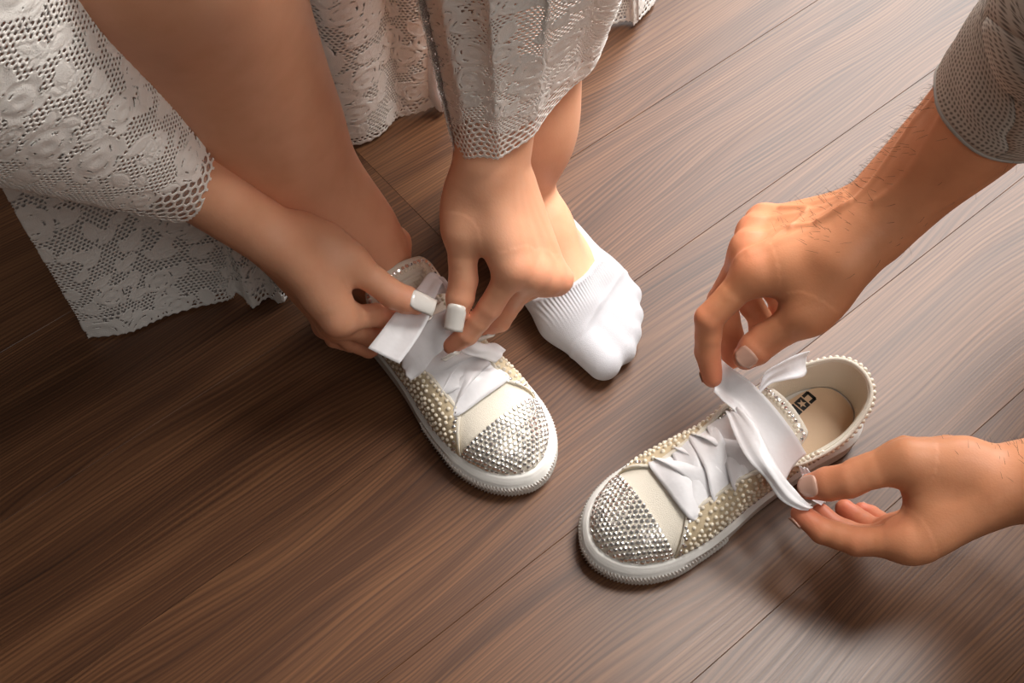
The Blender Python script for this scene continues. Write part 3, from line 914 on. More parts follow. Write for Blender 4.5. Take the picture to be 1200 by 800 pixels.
    studs('edge_rhinestones', G_, GN, .0018, (GEM_V, GEM_F), M['stone'], qo, .12, smooth=False)
    # larger pearls in a row just under the rim
    sel = [i for i in range(nb) if rp[i, 0] < .118]
    ln = np.array([fine[i, 55] + nn[i, 55] * .0022 for i in sel]); nq = np.array([nn[i, 55] for i in sel])
    arc = np.concatenate([[0], np.cumsum(np.linalg.norm(np.diff(ln, axis=0), axis=1))]); aa = np.arange(.002, arc[-1], .0052)
    studs('rim_pearls', np.stack([np.interp(aa, arc, ln[:, k]) for k in range(3)], 1), np.stack([np.interp(aa, arc, nq[:, k]) for k in range(3)], 1), .0024, (ICO_V, ICO_F), M['pearl'], qo)
    # --- insole
    ip, _ = outline(120, .0085); ip = ip[ip[:, 0] > -1]
    iv = np.column_stack([ip, np.full(len(ip), .0292)]); iv = np.vstack([iv, [(.13, 0, .0292)]])
    ins = obj('insole', iv, [(i, (i + 1) % len(ip), len(ip)) for i in range(len(ip))], M['insole'], root)
    # printed letters C, O with a star, N on the heel
    def plate(name, polys, holes=None):
        bm = bmesh.new()
        for poly in polys:
            fc = bm.faces.new([bm.verts.new((x, y, .02945)) for x, y in poly])
        bmesh.ops.recalc_face_normals(bm, faces=bm.faces[:])
        bmesh.ops.triangulate(bm, faces=bm.faces[:])
        me = bpy.data.meshes.new(name); bm.to_mesh(me); bm.free(); me.materials.append(M['print'])
        o = bpy.data.objects.new(name, me); COL.objects.link(o); o.parent = ins
    if open_tongue:
        # text frame: reads towards the toe and slightly aside, tops away from the medial edge
        O_ = V3(.031, -.024); rd = unit(V3(1, .20)); upd = V3(-rd[1], rd[0])
        T_ = lambda x, y: tuple(O_ + rd * x + upd * y)
        hL, wL, st = .0108, .0078, .0029
        def box(x0, y0, x1, y1): return [T_(x0, y0), T_(x1, y0), T_(x1, y1), T_(x0, y1)]
        plate('printed_letter', [box(0, .001, st, hL - .001), box(.0008, 0, wL, st), box(.0008, hL - st, wL, hL)])
        x0 = wL + .0012; cx, cy = x0 + .0045, hL / 2
        # square O with a star left open: wedges between the star and the square
        star = [(cx + (.0040 if k % 2 == 0 else .0017) * math.cos(math.pi / 2 + k * math.pi / 5), cy + (.0046 if k % 2 == 0 else .0018) * math.sin(math.pi / 2 + k * math.pi / 5)) for k in range(10)]
        sq = []
        for k in range(10):
            dx, dy = star[k][0] - cx, star[k][1] - cy
            f_ = min(.0045 / abs(dx) if abs(dx) > 1e-9 else 9, (hL / 2) / abs(dy) if abs(dy) > 1e-9 else 9); sq.append((cx + dx * f_, cy + dy * f_))
        polys = [[T_(*star[k]), T_(*star[(k + 1) % 10]), T_(*sq[(k + 1) % 10]), T_(*sq[k])] for k in range(10)]
        for c0 in ((.0045, 1), (-.0045, 1), (.0045, -1), (-.0045, -1)):
            cc = (cx + c0[0], cy + c0[1] * hL / 2)
            near = sorted(range(10), key=lambda k: math.hypot(sq[k][0] - cc[0], sq[k][1] - cc[1]))[:2]
            polys.append([T_(*sq[near[0]]), T_(*cc), T_(*sq[near[1]])])
        plate('printed_letter', polys)
        x1 = x0 + .0090 + .0012
        plate('printed_letter', [box(x1, 0, x1 + st, hL), [T_(x1 + st, hL), T_(x1 + .0055, hL), T_(x1 + .0078, 0), T_(x1 + .0053, 0), T_(x1 + st, hL - .0045)], box(x1 + .0053, 0, x1 + .0085, hL)])
    # --- tongue
    if open_tongue:
        tl = [(.198, .0545), (.175, .0625), (.150, .0705), (.125, .0780), (.103, .0850), (.083, .0890)]
        tw = [.016, .021, .026, .0295, .0300, .0270]
    else:
        tl = [(.198, .0545), (.175, .0640), (.150, .0745), (.122, .0870), (.097, .1010), (.078, .1130)]
        tw = [.016, .021, .027, .0310, .0335, .0325]
    nt_ = 40
    c = spline([(s, 0, z) for s, z in tl], nt_); w = np.interp(np.linspace(0, 1, nt_), np.linspace(0, 1, 6), tw)
    w[-4:] *= [.985, .96, .92, .84]
    tv = []; xs = np.linspace(-1, 1, 21)
    for i in range(nt_):
        for x in xs: tv.append(c[i] + V3(0, x * w[i], -.0100 * x * x * (1 if not open_tongue else .8)))
    ton = obj('tongue', tv, grid_faces(nt_, 21), M['canvas'], root); solid(ton, .0022, 0)
    tv = np.array(tv).reshape(nt_, 21, 3)
    tn = np.cross(np.gradient(tv, axis=0), np.gradient(tv, axis=1)); tn /= np.linalg.norm(tn, axis=2, keepdims=True); tn *= np.sign(tn[..., 2:3])
    # studs along the tongue edge: outer row stones, inner row pearls
    def edge_row(ins, step):
        path = []
        j0 = int(round((1 - ins) * 10))
        for i in range(18, nt_ - int(ins * 10) - 1): path.append((i, 10 + j0))
        for j in range(10 + j0, 10 - j0 - 1, -1): path.append((nt_ - int(ins * 10) - 2, j))
        for i in range(nt_ - int(ins * 10) - 2, 17, -1): path.append((i, 10 - j0))
        pp = np.array([tv[i, j] for i, j in path]); nq = np.array([tn[i, j] for i, j in path])
        arc = np.concatenate([[0], np.cumsum(np.linalg.norm(np.diff(pp, axis=0), axis=1))])
        a = np.arange(0, arc[-1], step)
        P = np.stack([np.interp(a, arc, pp[:, k]) for k in range(3)], 1); Q = np.stack([np.interp(a, arc, nq[:, k]) for k in range(3)], 1)
        return P + Q * .0012, Q
    P_, Q_ = edge_row(.10, .0041); studs('tongue_rhinestones', P_, Q_, .0019, (GEM_V, GEM_F), M['stone'], ton, .12, smooth=False)
    P_, Q_ = edge_row(.27, .0042); studs('tongue_pearls', P_, Q_, .0018, (ICO_V, ICO_F), M['pearl'], ton)
    # raised label frame with embossed lettering
    i0, i1 = nt_ - 15, nt_ - 6
    fr = []
    for (ia, ib, ja, jb) in ((i0, i1, 4, 16),):
        for i in range(ia, ib + 1):
            for j in range(ja, jb + 1): fr.append(tv[i, j] + tn[i, j] * .0018)
    lab = obj('tongue_label', fr, grid_faces(i1 - i0 + 1, 13), M['canvas'], root); solid(lab, .0012)
    for ja, jb, ia, ib in ((4, 16, i1 - 1, i1), (4, 16, i0, i0 + 1), (4, 5, i0, i1), (15, 16, i0, i1)):
        q = [tv[i, j] + tn[i, j] * .0030 for i in range(ia, ib + 1) for j in range(ja, jb + 1)]
        solid(obj('label_border', q, grid_faces(ib - ia + 1, jb - ja + 1), M['canvas'], lab), .0010)
    for txt, frac, size in (('CONVERSE', .70, .0082), ('ALL STAR', .32, .0090)):
        cu = bpy.data.curves.new('embossed_text', 'FONT'); cu.body = txt; cu.size = size; cu.align_x = 'CENTER'; cu.align_y = 'CENTER'; cu.extrude = .0006
        cu.materials.append(M['lining'])
        to = bpy.data.objects.new('embossed_lettering', cu); COL.objects.link(to)
        ii = i0 + frac * (i1 - i0); ia = int(ii)
        p = tv[ia, 10] + tn[ia, 10] * .0026
        xd = unit(tv[ia, 15] - tv[ia, 5]); zd = unit(tn[ia, 10])
        # reads for someone looking at the toe from the front
        xd = xd; yd = np.cross(zd, xd)
        if yd[0] > 0: xd = -xd; yd = -yd
        to.matrix_world = Matrix(((xd[0], yd[0], zd[0], p[0]), (xd[1], yd[1], zd[1], p[1]), (xd[2], yd[2], zd[2], p[2]), (0, 0, 0, 1)))
        me = bpy.data.meshes.new_from_object(to.evaluated_get(bpy.context.evaluated_depsgraph_get()))
        mo = bpy.data.objects.new('embossed_lettering', me); COL.objects.link(mo); mo.matrix_world = to.matrix_world.copy(); mo.parent = lab
        bpy.data.objects.remove(to)
    # --- satin lacing
    rows_ = [(.187, .0625, .0320, .0540), (.170, .0690, .0320, .0590), (.153, .0750, .0315, .0640), (.137, .0800, .0310, .0690)]
    s0, z0, t0, e0 = rows_[0]
    ribbon('lace', [(V3(s0 - .004, t0 - .001, e0 - .008), V3(.0045, 0, 0)), (V3(s0 - .001, t0 - .006, e0 + .0030), V3(.0115, .001, 0)), (V3(s0 + .001, 0, z0 + .0030), V3(.0120, 0, -.004)),
                    (V3(s0 - .001, -t0 + .006, e0 + .0030), V3(.0115, -.001, 0)), (V3(s0 - .004, -t0 + .001, e0 - .008), V3(.0045, 0, 0))], root, seed=seed, curl=.0014)
    last = 4 if open_tongue else 3
    for i in range(last - 1):
        for sg in ((1, -1) if i % 2 == 0 else (-1, 1)):
            sa, za, ta, ea = rows_[i]; sb, zb, tb, eb = rows_[i + 1]
            lift = .0035 if sg == (1 if i % 2 == 0 else -1) else .0070
            ribbon('lace', [(V3(sa - .006, sg * (ta - .001), ea - .008), V3(.0042, 0, 0)), (V3(sa - .007, sg * (ta - .008), ea + .0045), V3(.0115, .003 * sg, 0)),
                            (V3((sa + sb) / 2 - .005, 0, (za + zb) / 2 + lift), V3(.0125, .006 * sg, -.004)),
                            (V3(sb - .002, -sg * (tb - .008), eb + .0045), V3(.0115, .003 * sg, 0)), (V3(sb - .001, -sg * (tb - .001), eb - .008), V3(.0042, 0, 0))],
                   root, seed=seed + 3 * i + sg, curl=.0020)
    return root

HEEL_B = V3(.0595, -.200, 0); SH_B = unit(V3(-.857, -.515, 0)); HEEL_B = HEEL_B - SH_B * L_SH * SHK; ANG_B = math.atan2(SH_B[1], SH_B[0])
shoe_a = build_shoe(HEEL_A, SHOE_A, 'pearl-studded white sneaker with satin laces, worn on the foot', False, 11)
shoe_b = build_shoe(HEEL_B, ANG_B, 'empty pearl-studded white sneaker with open satin laces, beside the right-hand person', True, 31)

def held(shoe, ctrl, **kw):
    o = ribbon('lace', ctrl, None, **kw)
    o.parent = shoe
    o.matrix_parent_inverse = (Matrix.Translation(shoe.location) @ Matrix.Rotation(shoe.rotation_euler.z, 4, 'Z') @ Matrix.Scale(SHK, 4)).inverted()
    return o
def ctrl_edges(rows):
    """rows of (left pixel x, y, z, right pixel x, y, z) edges of a ribbon"""
    out = []
    for a, b in rows:
        A, B_ = at(*a), at(*b); out.append(((A + B_) / 2, (B_ - A) / 2))
    return out
# worn shoe: the loose end in the right hand, the twist between the hands, the run down to the eyelets
held(shoe_a, ctrl_edges([((431, 408, .113), (468, 426, .106)), ((447, 388, .117), (487, 400, .112)), ((461, 369, .120), (503, 372, .117)), ((475, 352, .122), (508, 356, .121)), ((488, 338, .122), (512, 345, .123)), ((503, 319, .118), (519, 330, .124)), ((516, 322, .112), (527, 344, .120))]), seed=3, curl=.0016)
held(shoe_a, ctrl_edges([((505, 330, .116), (512, 345, .110)), ((520, 325, .116), (524, 345, .112)), ((535, 350, .114), (527, 366, .110)), ((540, 380, .106), (522, 378, .106)), ((538, 400, .100), (520, 392, .100))]), seed=5, curl=.0012)
held(shoe_a, ctrl_edges([((523, 362, .112), (527, 392, .104)), ((505, 372, .108), (520, 408, .098)), ((488, 388, .098), (508, 420, .090)), ((474, 410, .084), (496, 436, .080)), ((470, 428, .074), (482, 446, .072))]), seed=8, curl=.0025)
held(shoe_a, ctrl_edges([((524, 400, .100), (546, 392, .100)), ((545, 415, .090), (565, 402, .090)), ((565, 420, .082), (582, 402, .080)), ((580, 425, .072), (592, 410, .070))]), seed=9, curl=.002)
# empty shoe: broad end in the upper hand, narrow end in the lower hand, slack end lying over the rim
held(shoe_b, ctrl_edges([((842, 418, .106), (836, 458, .100)), ((858, 432, .108), (846, 468, .100)), ((880, 448, .106), (866, 488, .096)), ((903, 472, .102), (884, 528, .090)), ((926, 502, .094), (904, 556, .082)), ((946, 532, .078), (912, 576, .070))]), seed=13, curl=.003, n=60, across=13)
held(shoe_b, ctrl_edges([((851, 482, .092), (866, 478, .098)), ((862, 512, .100), (886, 500, .104)), ((878, 540, .104), (904, 534, .106)), ((898, 562, .100), (920, 560, .103)), ((914, 585, .094), (934, 576, .097)), ((934, 596, .090), (945, 588, .090)), ((946, 598, .086), (950, 590, .086))]), seed=14, curl=.0022, n=56)
held(shoe_b, ctrl_edges([((892, 452, .090), (888, 462, .088)), ((897, 436, .091), (903, 450, .085)), ((915, 424, .086), (918, 446, .078)), ((934, 415, .080), (938, 442, .070)), ((948, 411, .074), (944, 436, .062))]), seed=15, curl=.0015)
held(shoe_b, ctrl_edges([((936, 545, .074), (946, 548, .070)), ((938, 556, .066), (952, 558, .060)), ((942, 572, .066), (955, 572, .060)), ((950, 584, .066), (960, 584, .062)), ((962, 592, .066), (968, 588, .062))]), seed=16, curl=.0015)

# ------------------------------------------------------------------ lace cloth
def hexnet(U, V, a, w):
    """positive on the threads of a hexagonal net with cell a"""
    sq = a * math.sqrt(3)
    best = np.full(U.shape, 9.0); sec = best.copy()
    for ox, oy in ((0, 0), (a / 2, sq / 2)):
        X = (U - ox) / a; Y = (V - oy) / sq
        rx, ry = np.round(X), np.round(Y)
        for dx in (-1, 0, 1):
            for dy in (0,):
                d = np.hypot((X - rx - dx) * a, (Y - ry - dy) * sq)
                sec = np.where(d < best, best, np.minimum(sec, d)); best = np.minimum(best, d)
        for dy in (-1, 1):
            d = np.hypot((X - rx) * a, (Y - ry - dy) * sq)
            sec = np.where(d < best, best, np.minimum(sec, d)); best = np.minimum(best, d)
    return w - (sec - best) / 2

def lace_field(U, V, seed, density, net_a=.0062, net_w=.00085, motif_mask=None, R0=.011, cuff=None):
    """positive where there is thread; second result is the relief of the motifs"""
    r = np.random.default_rng(seed)
    L = hexnet(U + .0006 * np.sin(V * 300), V + .0006 * np.sin(U * 260), net_a, net_w)
    if cuff is not None:
        fine_net = hexnet(U, V, .0036, .00062)
        L = np.where(V < cuff + .012 * np.sin(U * 55), L, fine_net)
    H = np.zeros_like(L)
    u0, u1, v0, v1 = U.min(), U.max(), V.min(), V.max()
    placed = []
    tries = int((u1 - u0) * (v1 - v0) / (R0 * R0) * density * 3)
    for _ in range(tries):
        c = np.array([r.uniform(u0, u1), r.uniform(v0, v1)])
        if motif_mask is not None and not motif_mask(c[0], c[1]): continue
        kind = r.random(); R = R0 * r.uniform(.75, 1.35) * (1.25 if kind < .4 else .9)
        if any(np.hypot(*(c - p)) < (R + q) * .62 for p, q in placed): continue
        placed.append((c, R))
        dx, dy = U - c[0], V - c[1]
        m = (np.abs(dx) < R * 1.6) & (np.abs(dy) < R * 1.6)
        if not m.any(): continue
        dx, dy = dx[m], dy[m]; rr = np.hypot(dx, dy); th = np.arctan2(dy, dx) + r.uniform(0, 6.28)
        if kind < .4:      # rose
            pet = R * (.80 + .20 * np.abs(np.cos(2.5 * th)))
            f = np.minimum(pet - rr, .004)
            sl = np.abs(((rr / R * 3.1 + .18 * np.sin(3 * th)) % 1) - .5) * R / 3.1
            gate = np.sin(5 * th + rr / R * 5) > -.15
            f = np.where(gate & (rr > R * .2), np.minimum(f, sl - .00045), f)
            hgt = .5 + .5 * np.cos(rr / R * 9.7)
        else:              # leaf or spray of leaves
            a = r.uniform(0, 3.14); f = np.full(dx.shape, -9.0); hgt = np.zeros(dx.shape)
            for kk, (oa, ol) in enumerate(((0, 1.25), (.95, .8), (-.95, .8)) if kind > .6 else ((0, 1.3),)):
                ca, sa = math.cos(a + oa), math.sin(a + oa)
                x = dx * ca + dy * sa; y = -dx * sa + dy * ca
                x = x - R * ol * .45 * (1 if kind > .6 else 0)
                ww = R * ol * .30 * np.clip(1 - (x / (R * ol * .62)) ** 2, 0, 1)
                g = ww - np.abs(y)
                g = np.where((ww > .0016) & (np.abs(y) < .0005) & (np.abs(x) < R * ol * .3), -.0003, g)
                f = np.maximum(f, g); hgt = np.maximum(hgt, np.clip(1 - g / .002, 0, 1) * (g > 0))
        cur = L[m]; L[m] = np.where(f > -.0012, np.maximum(f, np.where(f > 0, -1, -.0012 - f)), cur) if kind < .4 else np.maximum(cur, f)
        if kind < .4: L[m] = np.where(f > 0, f, np.where(rr < pet, np.minimum(f, -.0002), cur))
        hh = H[m]; H[m] = np.where(f > 0, np.maximum(hh, hgt), hh)
    return L, H

def lace_sheet(name, surf, ulen, vlen, res, parent, seed, density=1.0, edge=None, motif_mask=None, mat=None, net_a=.0062, net_w=.00085, R0=.011, back=None, cuff=None, widen=None):
    """surf(u, v) -> points; u along the hem, v up from the hem; real holes are cut in the cloth"""
    nu, nv = int(ulen / res), int(vlen / res)
    U, V = np.meshgrid(np.linspace(0, ulen, nu), np.linspace(0, vlen, nv), indexing='ij')
    Up = U if widen is None else (U - ulen / 2) * widen(V)
    L, H = lace_field(Up, V, seed, density, net_a, net_w, motif_mask, R0, cuff)
    # corded hem with small scallops
    sc = .0016 * np.abs(np.sin(U * math.pi / .0075)) if edge is None else edge(U)
    L = np.maximum(L, .0012 - np.abs(V - sc - .0012)); L = np.minimum(L, V - sc + .0002)
    keep = (L[:-1, :-1] + L[1:, :-1] + L[:-1, 1:] + L[1:, 1:]) / 4 > 0
    gu, gv = np.gradient(L, res)
    g2 = gu * gu + gv * gv + .05
    st = np.clip(L, -res * .7, res * .7)
    full = np.zeros(L.shape, int)
    for a in (0, 1):
        for b in (0, 1): full[a:nu - 1 + a, b:nv - 1 + b] += keep
    bd = (full > 0) & (full < 4)
    Uo = np.where(bd, U - gu * st / g2, U); Vo = np.where(bd, V - gv * st / g2, V)
    faces = grid_faces(nu, nv).reshape(nu - 1, nv - 1, 4)[keep]
    used = np.unique(faces); remap = np.full(nu * nv, -1); remap[used] = np.arange(len(used))
    P = surf(Uo.ravel()[used], Vo.ravel()[used])
    e = .0008
    Pu = surf(Uo.ravel()[used] + e, Vo.ravel()[used]) - P; Pv = surf(Uo.ravel()[used], Vo.ravel()[used] + e) - P
    nn = np.cross(Pu, Pv); nn /= np.linalg.norm(nn, axis=1, keepdims=True) + 1e-12
    P = P + nn * (H.ravel()[used] * .0006)[:, None]
    o = obj(name, P, remap[faces], mat or M['lace'], parent)
    solid(o, .0005, 0)
    tag(o, kind='stuff')
    if back:
        n1, n2 = 90, 60
        a, b = np.meshgrid(np.linspace(0, ulen, n1), np.linspace(.004, vlen, n2), indexing='ij')
        q = surf(a.ravel(), b.ravel())
        Pu = surf(a.ravel() + e, b.ravel()) - q; Pv = surf(a.ravel(), b.ravel() + e) - q
        nn = np.cross(Pu, Pv); nn /= np.linalg.norm(nn, axis=1, keepdims=True) + 1e-12
        obj(back[0], q + nn * back[2], grid_faces(n1, n2), back[1], parent)
    return o

def loft(hem, top, bulge=None):
    """closed or open loft between two curves of control points, as surf(u, v) in metres with its lengths"""
    def make(closed, ulen, vlen):
        nh = 160
        h = spline(hem, nh, closed); t = spline(top, nh, closed)
        def surf(u, v):
            x = np.clip(u / ulen, 0, 1) * (nh if closed else nh - 1); y = v / vlen
            i = np.floor(x).astype(int); f = (x - i)[:, None]
            if closed: i0, i1 = i % nh, (i + 1) % nh
            else: i0, i1 = np.minimum(i, nh - 1), np.minimum(i + 1, nh - 1)
            A = h[i0] * (1 - f) + h[i1] * f; B_ = t[i0] * (1 - f) + t[i1] * f
            P = A * (1 - y[:, None]) + B_ * y[:, None]
            if bulge: P = P + bulge(u / ulen, y)
            return P
        return surf
    return make
RES = .00078
BK = .0014
dress = adopt(empty('dress', (0, 0, 0)), woman)
# right sleeve (image left): a narrow cuff that opens into a bell
def sleeve_right():
    a0, a1 = at(216, 210, .240), at(-50, 25, .415)
    ax = unit(a1 - a0); sd = unit(np.cross(ax, V3(0, 0, 1))); up = np.cross(sd, ax)
    a1 = a0 + (a1 - a0) * 1.7
    n = 12; hem, top = [], []
    for k in range(n):
        th = 2 * math.pi * k / n
        hem.append(a0 + sd * math.cos(th) * .0315 + up * math.sin(th) * .0290 - ax * .004 * math.sin(2 * th))
        top.append(a1 + sd * math.cos(th) * .132 + up * math.sin(th) * .122)
    bul = lambda x, y: (up[None] * (.0045 * np.sin(x * 30 + y * 5) * y)[:, None])
    ul, vl = .44, float(np.linalg.norm(a1 - a0))
    s = loft(hem, top, bul)(True, ul, vl)
    mask = lambda u, v: v > .050 + .014 * math.sin(u * 60)
    lace_sheet('sleeve', s, ul, vl, RES * 1.05, dress, 21, 2.6, motif_mask=mask, net_a=.0078, net_w=.0010, R0=.0135, cuff=.052, widen=lambda v: (.19 + .62 * v / vl) / ul, back=('sleeve_tulle', M['tulle'], BK))
def sleeve_left():
    hem = [at(536, 181, .222), at(560, 186, .240), at(588, 184, .243), at(624, 160, .238), at(657, 116, .236), at(690, 86, .224), at(702, 56, .212), at(672, 62, .195), at(622, 92, .188), at(572, 128, .190), at(545, 158, .200)]
    top = [at(486, -60, .38), at(522, -70, .42), at(575, -80, .44), at(640, -80, .445), at(695, -75, .435), at(735, -60, .40), at(745, -70, .37), at(710, -80, .345), at(630, -80, .33), at(560, -70, .33), at(505, -60, .35)]
    fold = lambda x, y: np.stack([.004 * np.sin(x * 55) * (.3 + y), .004 * np.cos(x * 47 + 1) * (.3 + y), 0 * x], 1)
    s = loft(hem, top, fold)(True, .36, .25)
    mask = lambda u, v: v > .045 + .014 * math.sin(u * 50) or (u > .14 and v > .012)
    lace_sheet('sleeve', s, .36, .25, RES, dress, 22, 2.6, motif_mask=mask, net_a=.0072, net_w=.0010, R0=.0125, cuff=.040, back=('sleeve_tulle', M['tulle'], -BK))
sleeve_right(); sleeve_left()
# skirt panels
def panel(name, hem, top, ul, vl, seed, dens, foldf, back=True, R0=.014, mask=None):
    s = loft(hem, top, foldf)(False, ul, vl)
    lace_sheet(name, s, ul, vl, RES * 1.1, dress, seed, dens, motif_mask=mask, net_a=.0052, net_w=.00095, R0=R0, cuff=.016, back=('skirt_lining', M['dress_lining'], -.006) if back else None)
hem = [at(103, 396, .002), at(160, 384, .002), at(215, 368, .002), at(262, 351, .002), at(285, 338, .004)]
top = [h + V3(-.01, .02, .36) + V3(.03 * i, .02 * i, 0) for i, h in enumerate(hem)]
panel('skirt_panel', hem, top, .17, .34, 31, 2.4, lambda x, y: np.stack([.004 * np.sin(x * 11 + y * 3), -.012 * np.sin(x * 9 + y * 4) * (.2 + y), 0 * x], 1))
hem = [at(262, 348, .010), at(290, 352, .003), at(308, 357, .003), at(330, 350, .003), at(352, 330, .004)]
top = [h + V3(-.03, .06, .30) + V3(.012 * i, .01 * i, 0) for i, h in enumerate(hem)]
panel('skirt_panel', hem, top, .085, .28, 32, .8, lambda x, y: np.stack([0 * x, .006 * np.sin(x * 14 + y * 4), 0 * x], 1), R0=.010)
hem = [at(318, 120, .004), at(362, 150, .004), at(402, 167, .004), at(440, 158, .004), at(476, 138, .004), at(505, 122, .004), at(524, 112, .006)]
top = [h + V3(-.02, -.01, .40) + V3(.008 * i, .0, 0) for i, h in enumerate(hem)]
panel('skirt_panel', hem, top, .20, .38, 33, 2.4, lambda x, y: np.stack([.006 * np.sin(x * 16), -.014 * np.sin(x * 17 + 1) * (.35 + y), 0 * x], 1))
hem = [at(524, 112, .006), at(570, 96, .004), at(620, 70, .004), at(670, 48, .004), at(712, 30, .004), at(742, 29, .004), at(757, 18, .004), at(765, -10, .004)]
top = [h + V3(-.02, .03, .42) + V3(-.004 * i, .012 * i, 0) for i, h in enumerate(hem)]
panel('skirt_panel', hem, top, .30, .40, 34, 2.2, lambda x, y: np.stack([.006 * np.sin(x * 22), -.010 * np.sin(x * 25 + 1) * (.5 + y), 0 * x], 1))

# ------------------------------------------------------------------ shirt sleeves of the man
def shirt_sleeve(pts, rads, open_dir):
    n = 40; c = spline(pts, 26); r = np.interp(np.linspace(0, 1, 26), np.linspace(0, 1, len(rads)), rads)
    vs, wv = [], []
    arc = 0
    for i in range(26):
        tg = unit(c[min(i + 1, 25)] - c[max(i - 1, 0)]); a = unit(np.cross(tg, V3(0, 0, 1))); b = np.cross(a, tg)
        if i: arc += np.linalg.norm(c[i] - c[i - 1])
        for k in range(n + 1):
            th = 2 * math.pi * k / n
            rr = r[i] * (1 + .022 * math.sin(3 * th + i * .25) + .010 * math.sin(7 * th - i * .4))
            vs.append(c[i] + (a * math.cos(th) + b * math.sin(th)) * rr)
            wv.append((th * r[i] / .0034, arc / .0034, 0))
    o = obj('shirt_sleeve', vs, grid_faces(26, n + 1), M['shirt'], None); solid(o, .0016)
    at_ = o.data.attributes.new('weave', 'FLOAT_VECTOR', 'POINT'); at_.data.foreach_set('vector', np.array(wv, np.float32).ravel())
    adopt(o, man)
    hv = []
    for k in range(n):
        p = np.array(vs[k]); q = np.array(vs[(n + 1) + k]); ctr = c[0]
        d = unit(p - ctr); tg = unit(q - p)
        for m_ in range(6):
            t_ = m_ * math.pi / 3; hv.append(p + d * math.cos(t_) * .0018 + tg * math.sin(t_) * .0018)
    ff = [(k * 6 + m_, k * 6 + (m_ + 1) % 6, ((k + 1) % n) * 6 + (m_ + 1) % 6, ((k + 1) % n) * 6 + m_) for k in range(n) for m_ in range(6)]
    obj('sleeve_hem', hv, ff, M['shirt_plain'], o)
shirt_sleeve([at(1160, 128, .296), at(1195, 95, .323), at(1250, 46, .364), at(1330, -20, .42), V3(.43, .012, .49)], [.0415, .047, .053, .058, .064], None)

shirt_sleeve([at(1290, 563, .152), at(1380, 570, .19), at(1480, 580, .245), V3(.50, -.26, .30)], [.043, .050, .055, .061], None)

# ------------------------------------------------------------------ clothes that reach out of the frame
def cloth(name, chains, mat, parent, h=.006):
    B = Body(h)
    for pts, rad, n, q in chains: B.chain([V3(*p) for p in pts], rad, .05, n, q)
    v, f, t = B.mesh()
    o = obj(name, v, f, mat, None)
    return adopt(o, parent)
M['trousers'] = simple('trousers_dark_grey', (.045, .045, .05), .9)
M['shirt_back'] = simple('shirt_grey_cloth', (.30, .27, .24), .9)
bod = cloth('bodice', [([(-.12, .58, .52), (-.12, .36, .60), (-.12, .14, .68)], [.150, .125, .130], V3(0, .4, .9), 1.2),
                       ([(-.30, .13, .67), (.06, .14, .67)], [.06, .06], None, 1),
                       ([(-.30, .13, .67), (-.285, -.02, .47)], [.062, .052], None, 1), ([(.06, .14, .67), (.016, .005, .46)], [.062, .042], None, 1),
                       ([(-.20, .55, .48), (-.20, .12, .50)], [.10, .085], None, 1), ([(-.04, .55, .48), (-.01, .22, .48)], [.10, .085], None, 1)], M['dress_lining'], woman)
cloth('shirt_body', [([(.92, -.06, .30), (.84, -.06, .50), (.75, -.05, .68)], [.150, .145, .140], V3(0, 0, 1), 1.0),
                     ([(.68, .11, .70), (.70, -.22, .66)], [.07, .07], None, 1),
                     ([(.68, .11, .70), (.44, .02, .50)], [.070, .060], None, 1), ([(.70, -.22, .66), (.50, -.26, .30)], [.070, .058], None, 1)], M['shirt_back'], man)
cloth('trousers', [([(.88, .04, .24), (.66, .14, .36)], [.105, .080], None, 1), ([(.66, .14, .36), (.84, .15, .06)], [.075, .050], None, 1),
                   ([(.88, -.16, .24), (.66, -.30, .10)], [.105, .080], None, 1), ([(.66, -.30, .10), (1.00, -.30, .06)], [.075, .050], None, 1)], M['trousers'], man)

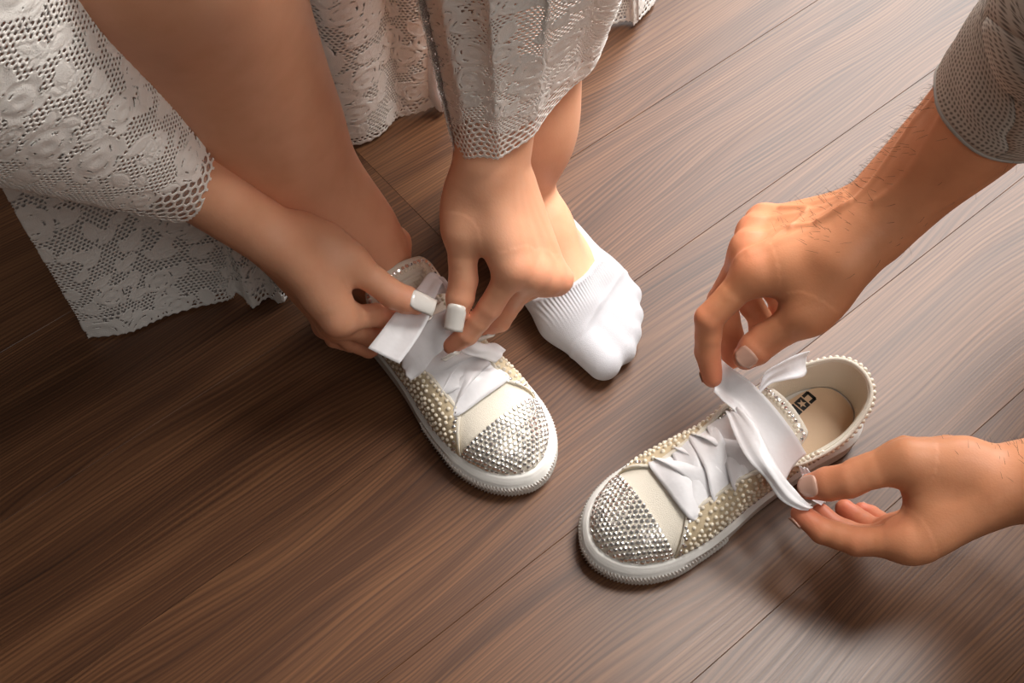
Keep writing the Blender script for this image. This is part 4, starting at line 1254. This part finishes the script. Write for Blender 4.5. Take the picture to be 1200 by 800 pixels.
hem = [at(476, 30, .03), at(494, 92, .03), at(514, 130, .012), at(528, 120, .008)]
top = [h + V3(-.02, .02, .36) for h in hem]
sf = loft(hem, top)(False, .07, .36)
a_, b_ = np.meshgrid(np.linspace(0, .07, 14), np.linspace(0, .36, 20), indexing='ij')
solid(obj('skirt_underlayer', sf(a_.ravel(), b_.ravel()), grid_faces(14, 20), M['satin'], dress), .0008)

# ------------------------------------------------------------------ hair on the man's forearms
def arm_hair(W, elbow, hand_dir, n, seed):
    r = np.random.default_rng(seed)
    me = mbody.data; co = np.empty(len(me.vertices) * 3, np.float32); me.vertices.foreach_get('co', co); co = co.reshape(-1, 3)
    no = np.empty(len(me.vertices) * 3, np.float32); me.vertices.foreach_get('normal', no); no = no.reshape(-1, 3)
    ax = unit(elbow - W); t = (co - W) @ ax; rad = np.linalg.norm(co - W - t[:, None] * ax, axis=1)
    w = np.where((t > -.035) & (t < .17) & (rad < .055), np.clip((t + .035) / .05, .12, 1), 0) * np.clip(.35 + no[:, 1] * .9 + no[:, 2] * .2, 0.04, 1.2)
    idx = r.choice(len(co), n, replace=False, p=w / w.sum())
    P, Nn = co[idx], no[idx]
    lay = -ax[None] * .55 + np.cross(Nn, ax[None]) * .55 + Nn * r.uniform(.25, .8, n)[:, None] + r.normal(0, .22, (n, 3))
    lay /= np.linalg.norm(lay, axis=1, keepdims=True); ln = r.uniform(.004, .011, n)[:, None]
    sd = np.cross(lay, CAM - P); sd /= np.linalg.norm(sd, axis=1, keepdims=True)
    a, b = P + sd * .00009, P - sd * .00009
    m = P + lay * ln * .55; m1, m2 = m + sd * .00007, m - sd * .00007
    tip = P + lay * ln - Nn * ln * .18
    V = np.stack([a, b, m2, m1, tip, P - Nn * .0003], 1).reshape(-1, 3)
    k = np.arange(n)[:, None] * 6
    F = np.vstack([k + np.array([[0, 1, 2]]), k + np.array([[0, 2, 3]]), k + np.array([[3, 2, 4]]), k + np.array([[0, 5, 1]])])
    o = adopt(obj('arm_hair', V, F, M['hair'], None), man); tag(o, kind='stuff')
M['hair'] = simple('arm_hair_dark', (.035, .018, .010), .6)
arm_hair(at(1016, 268, .198), at(1230, 60, .35), None, 1200, 5)
arm_hair(at(1168, 567, .112), at(1380, 570, .19), None, 500, 6)
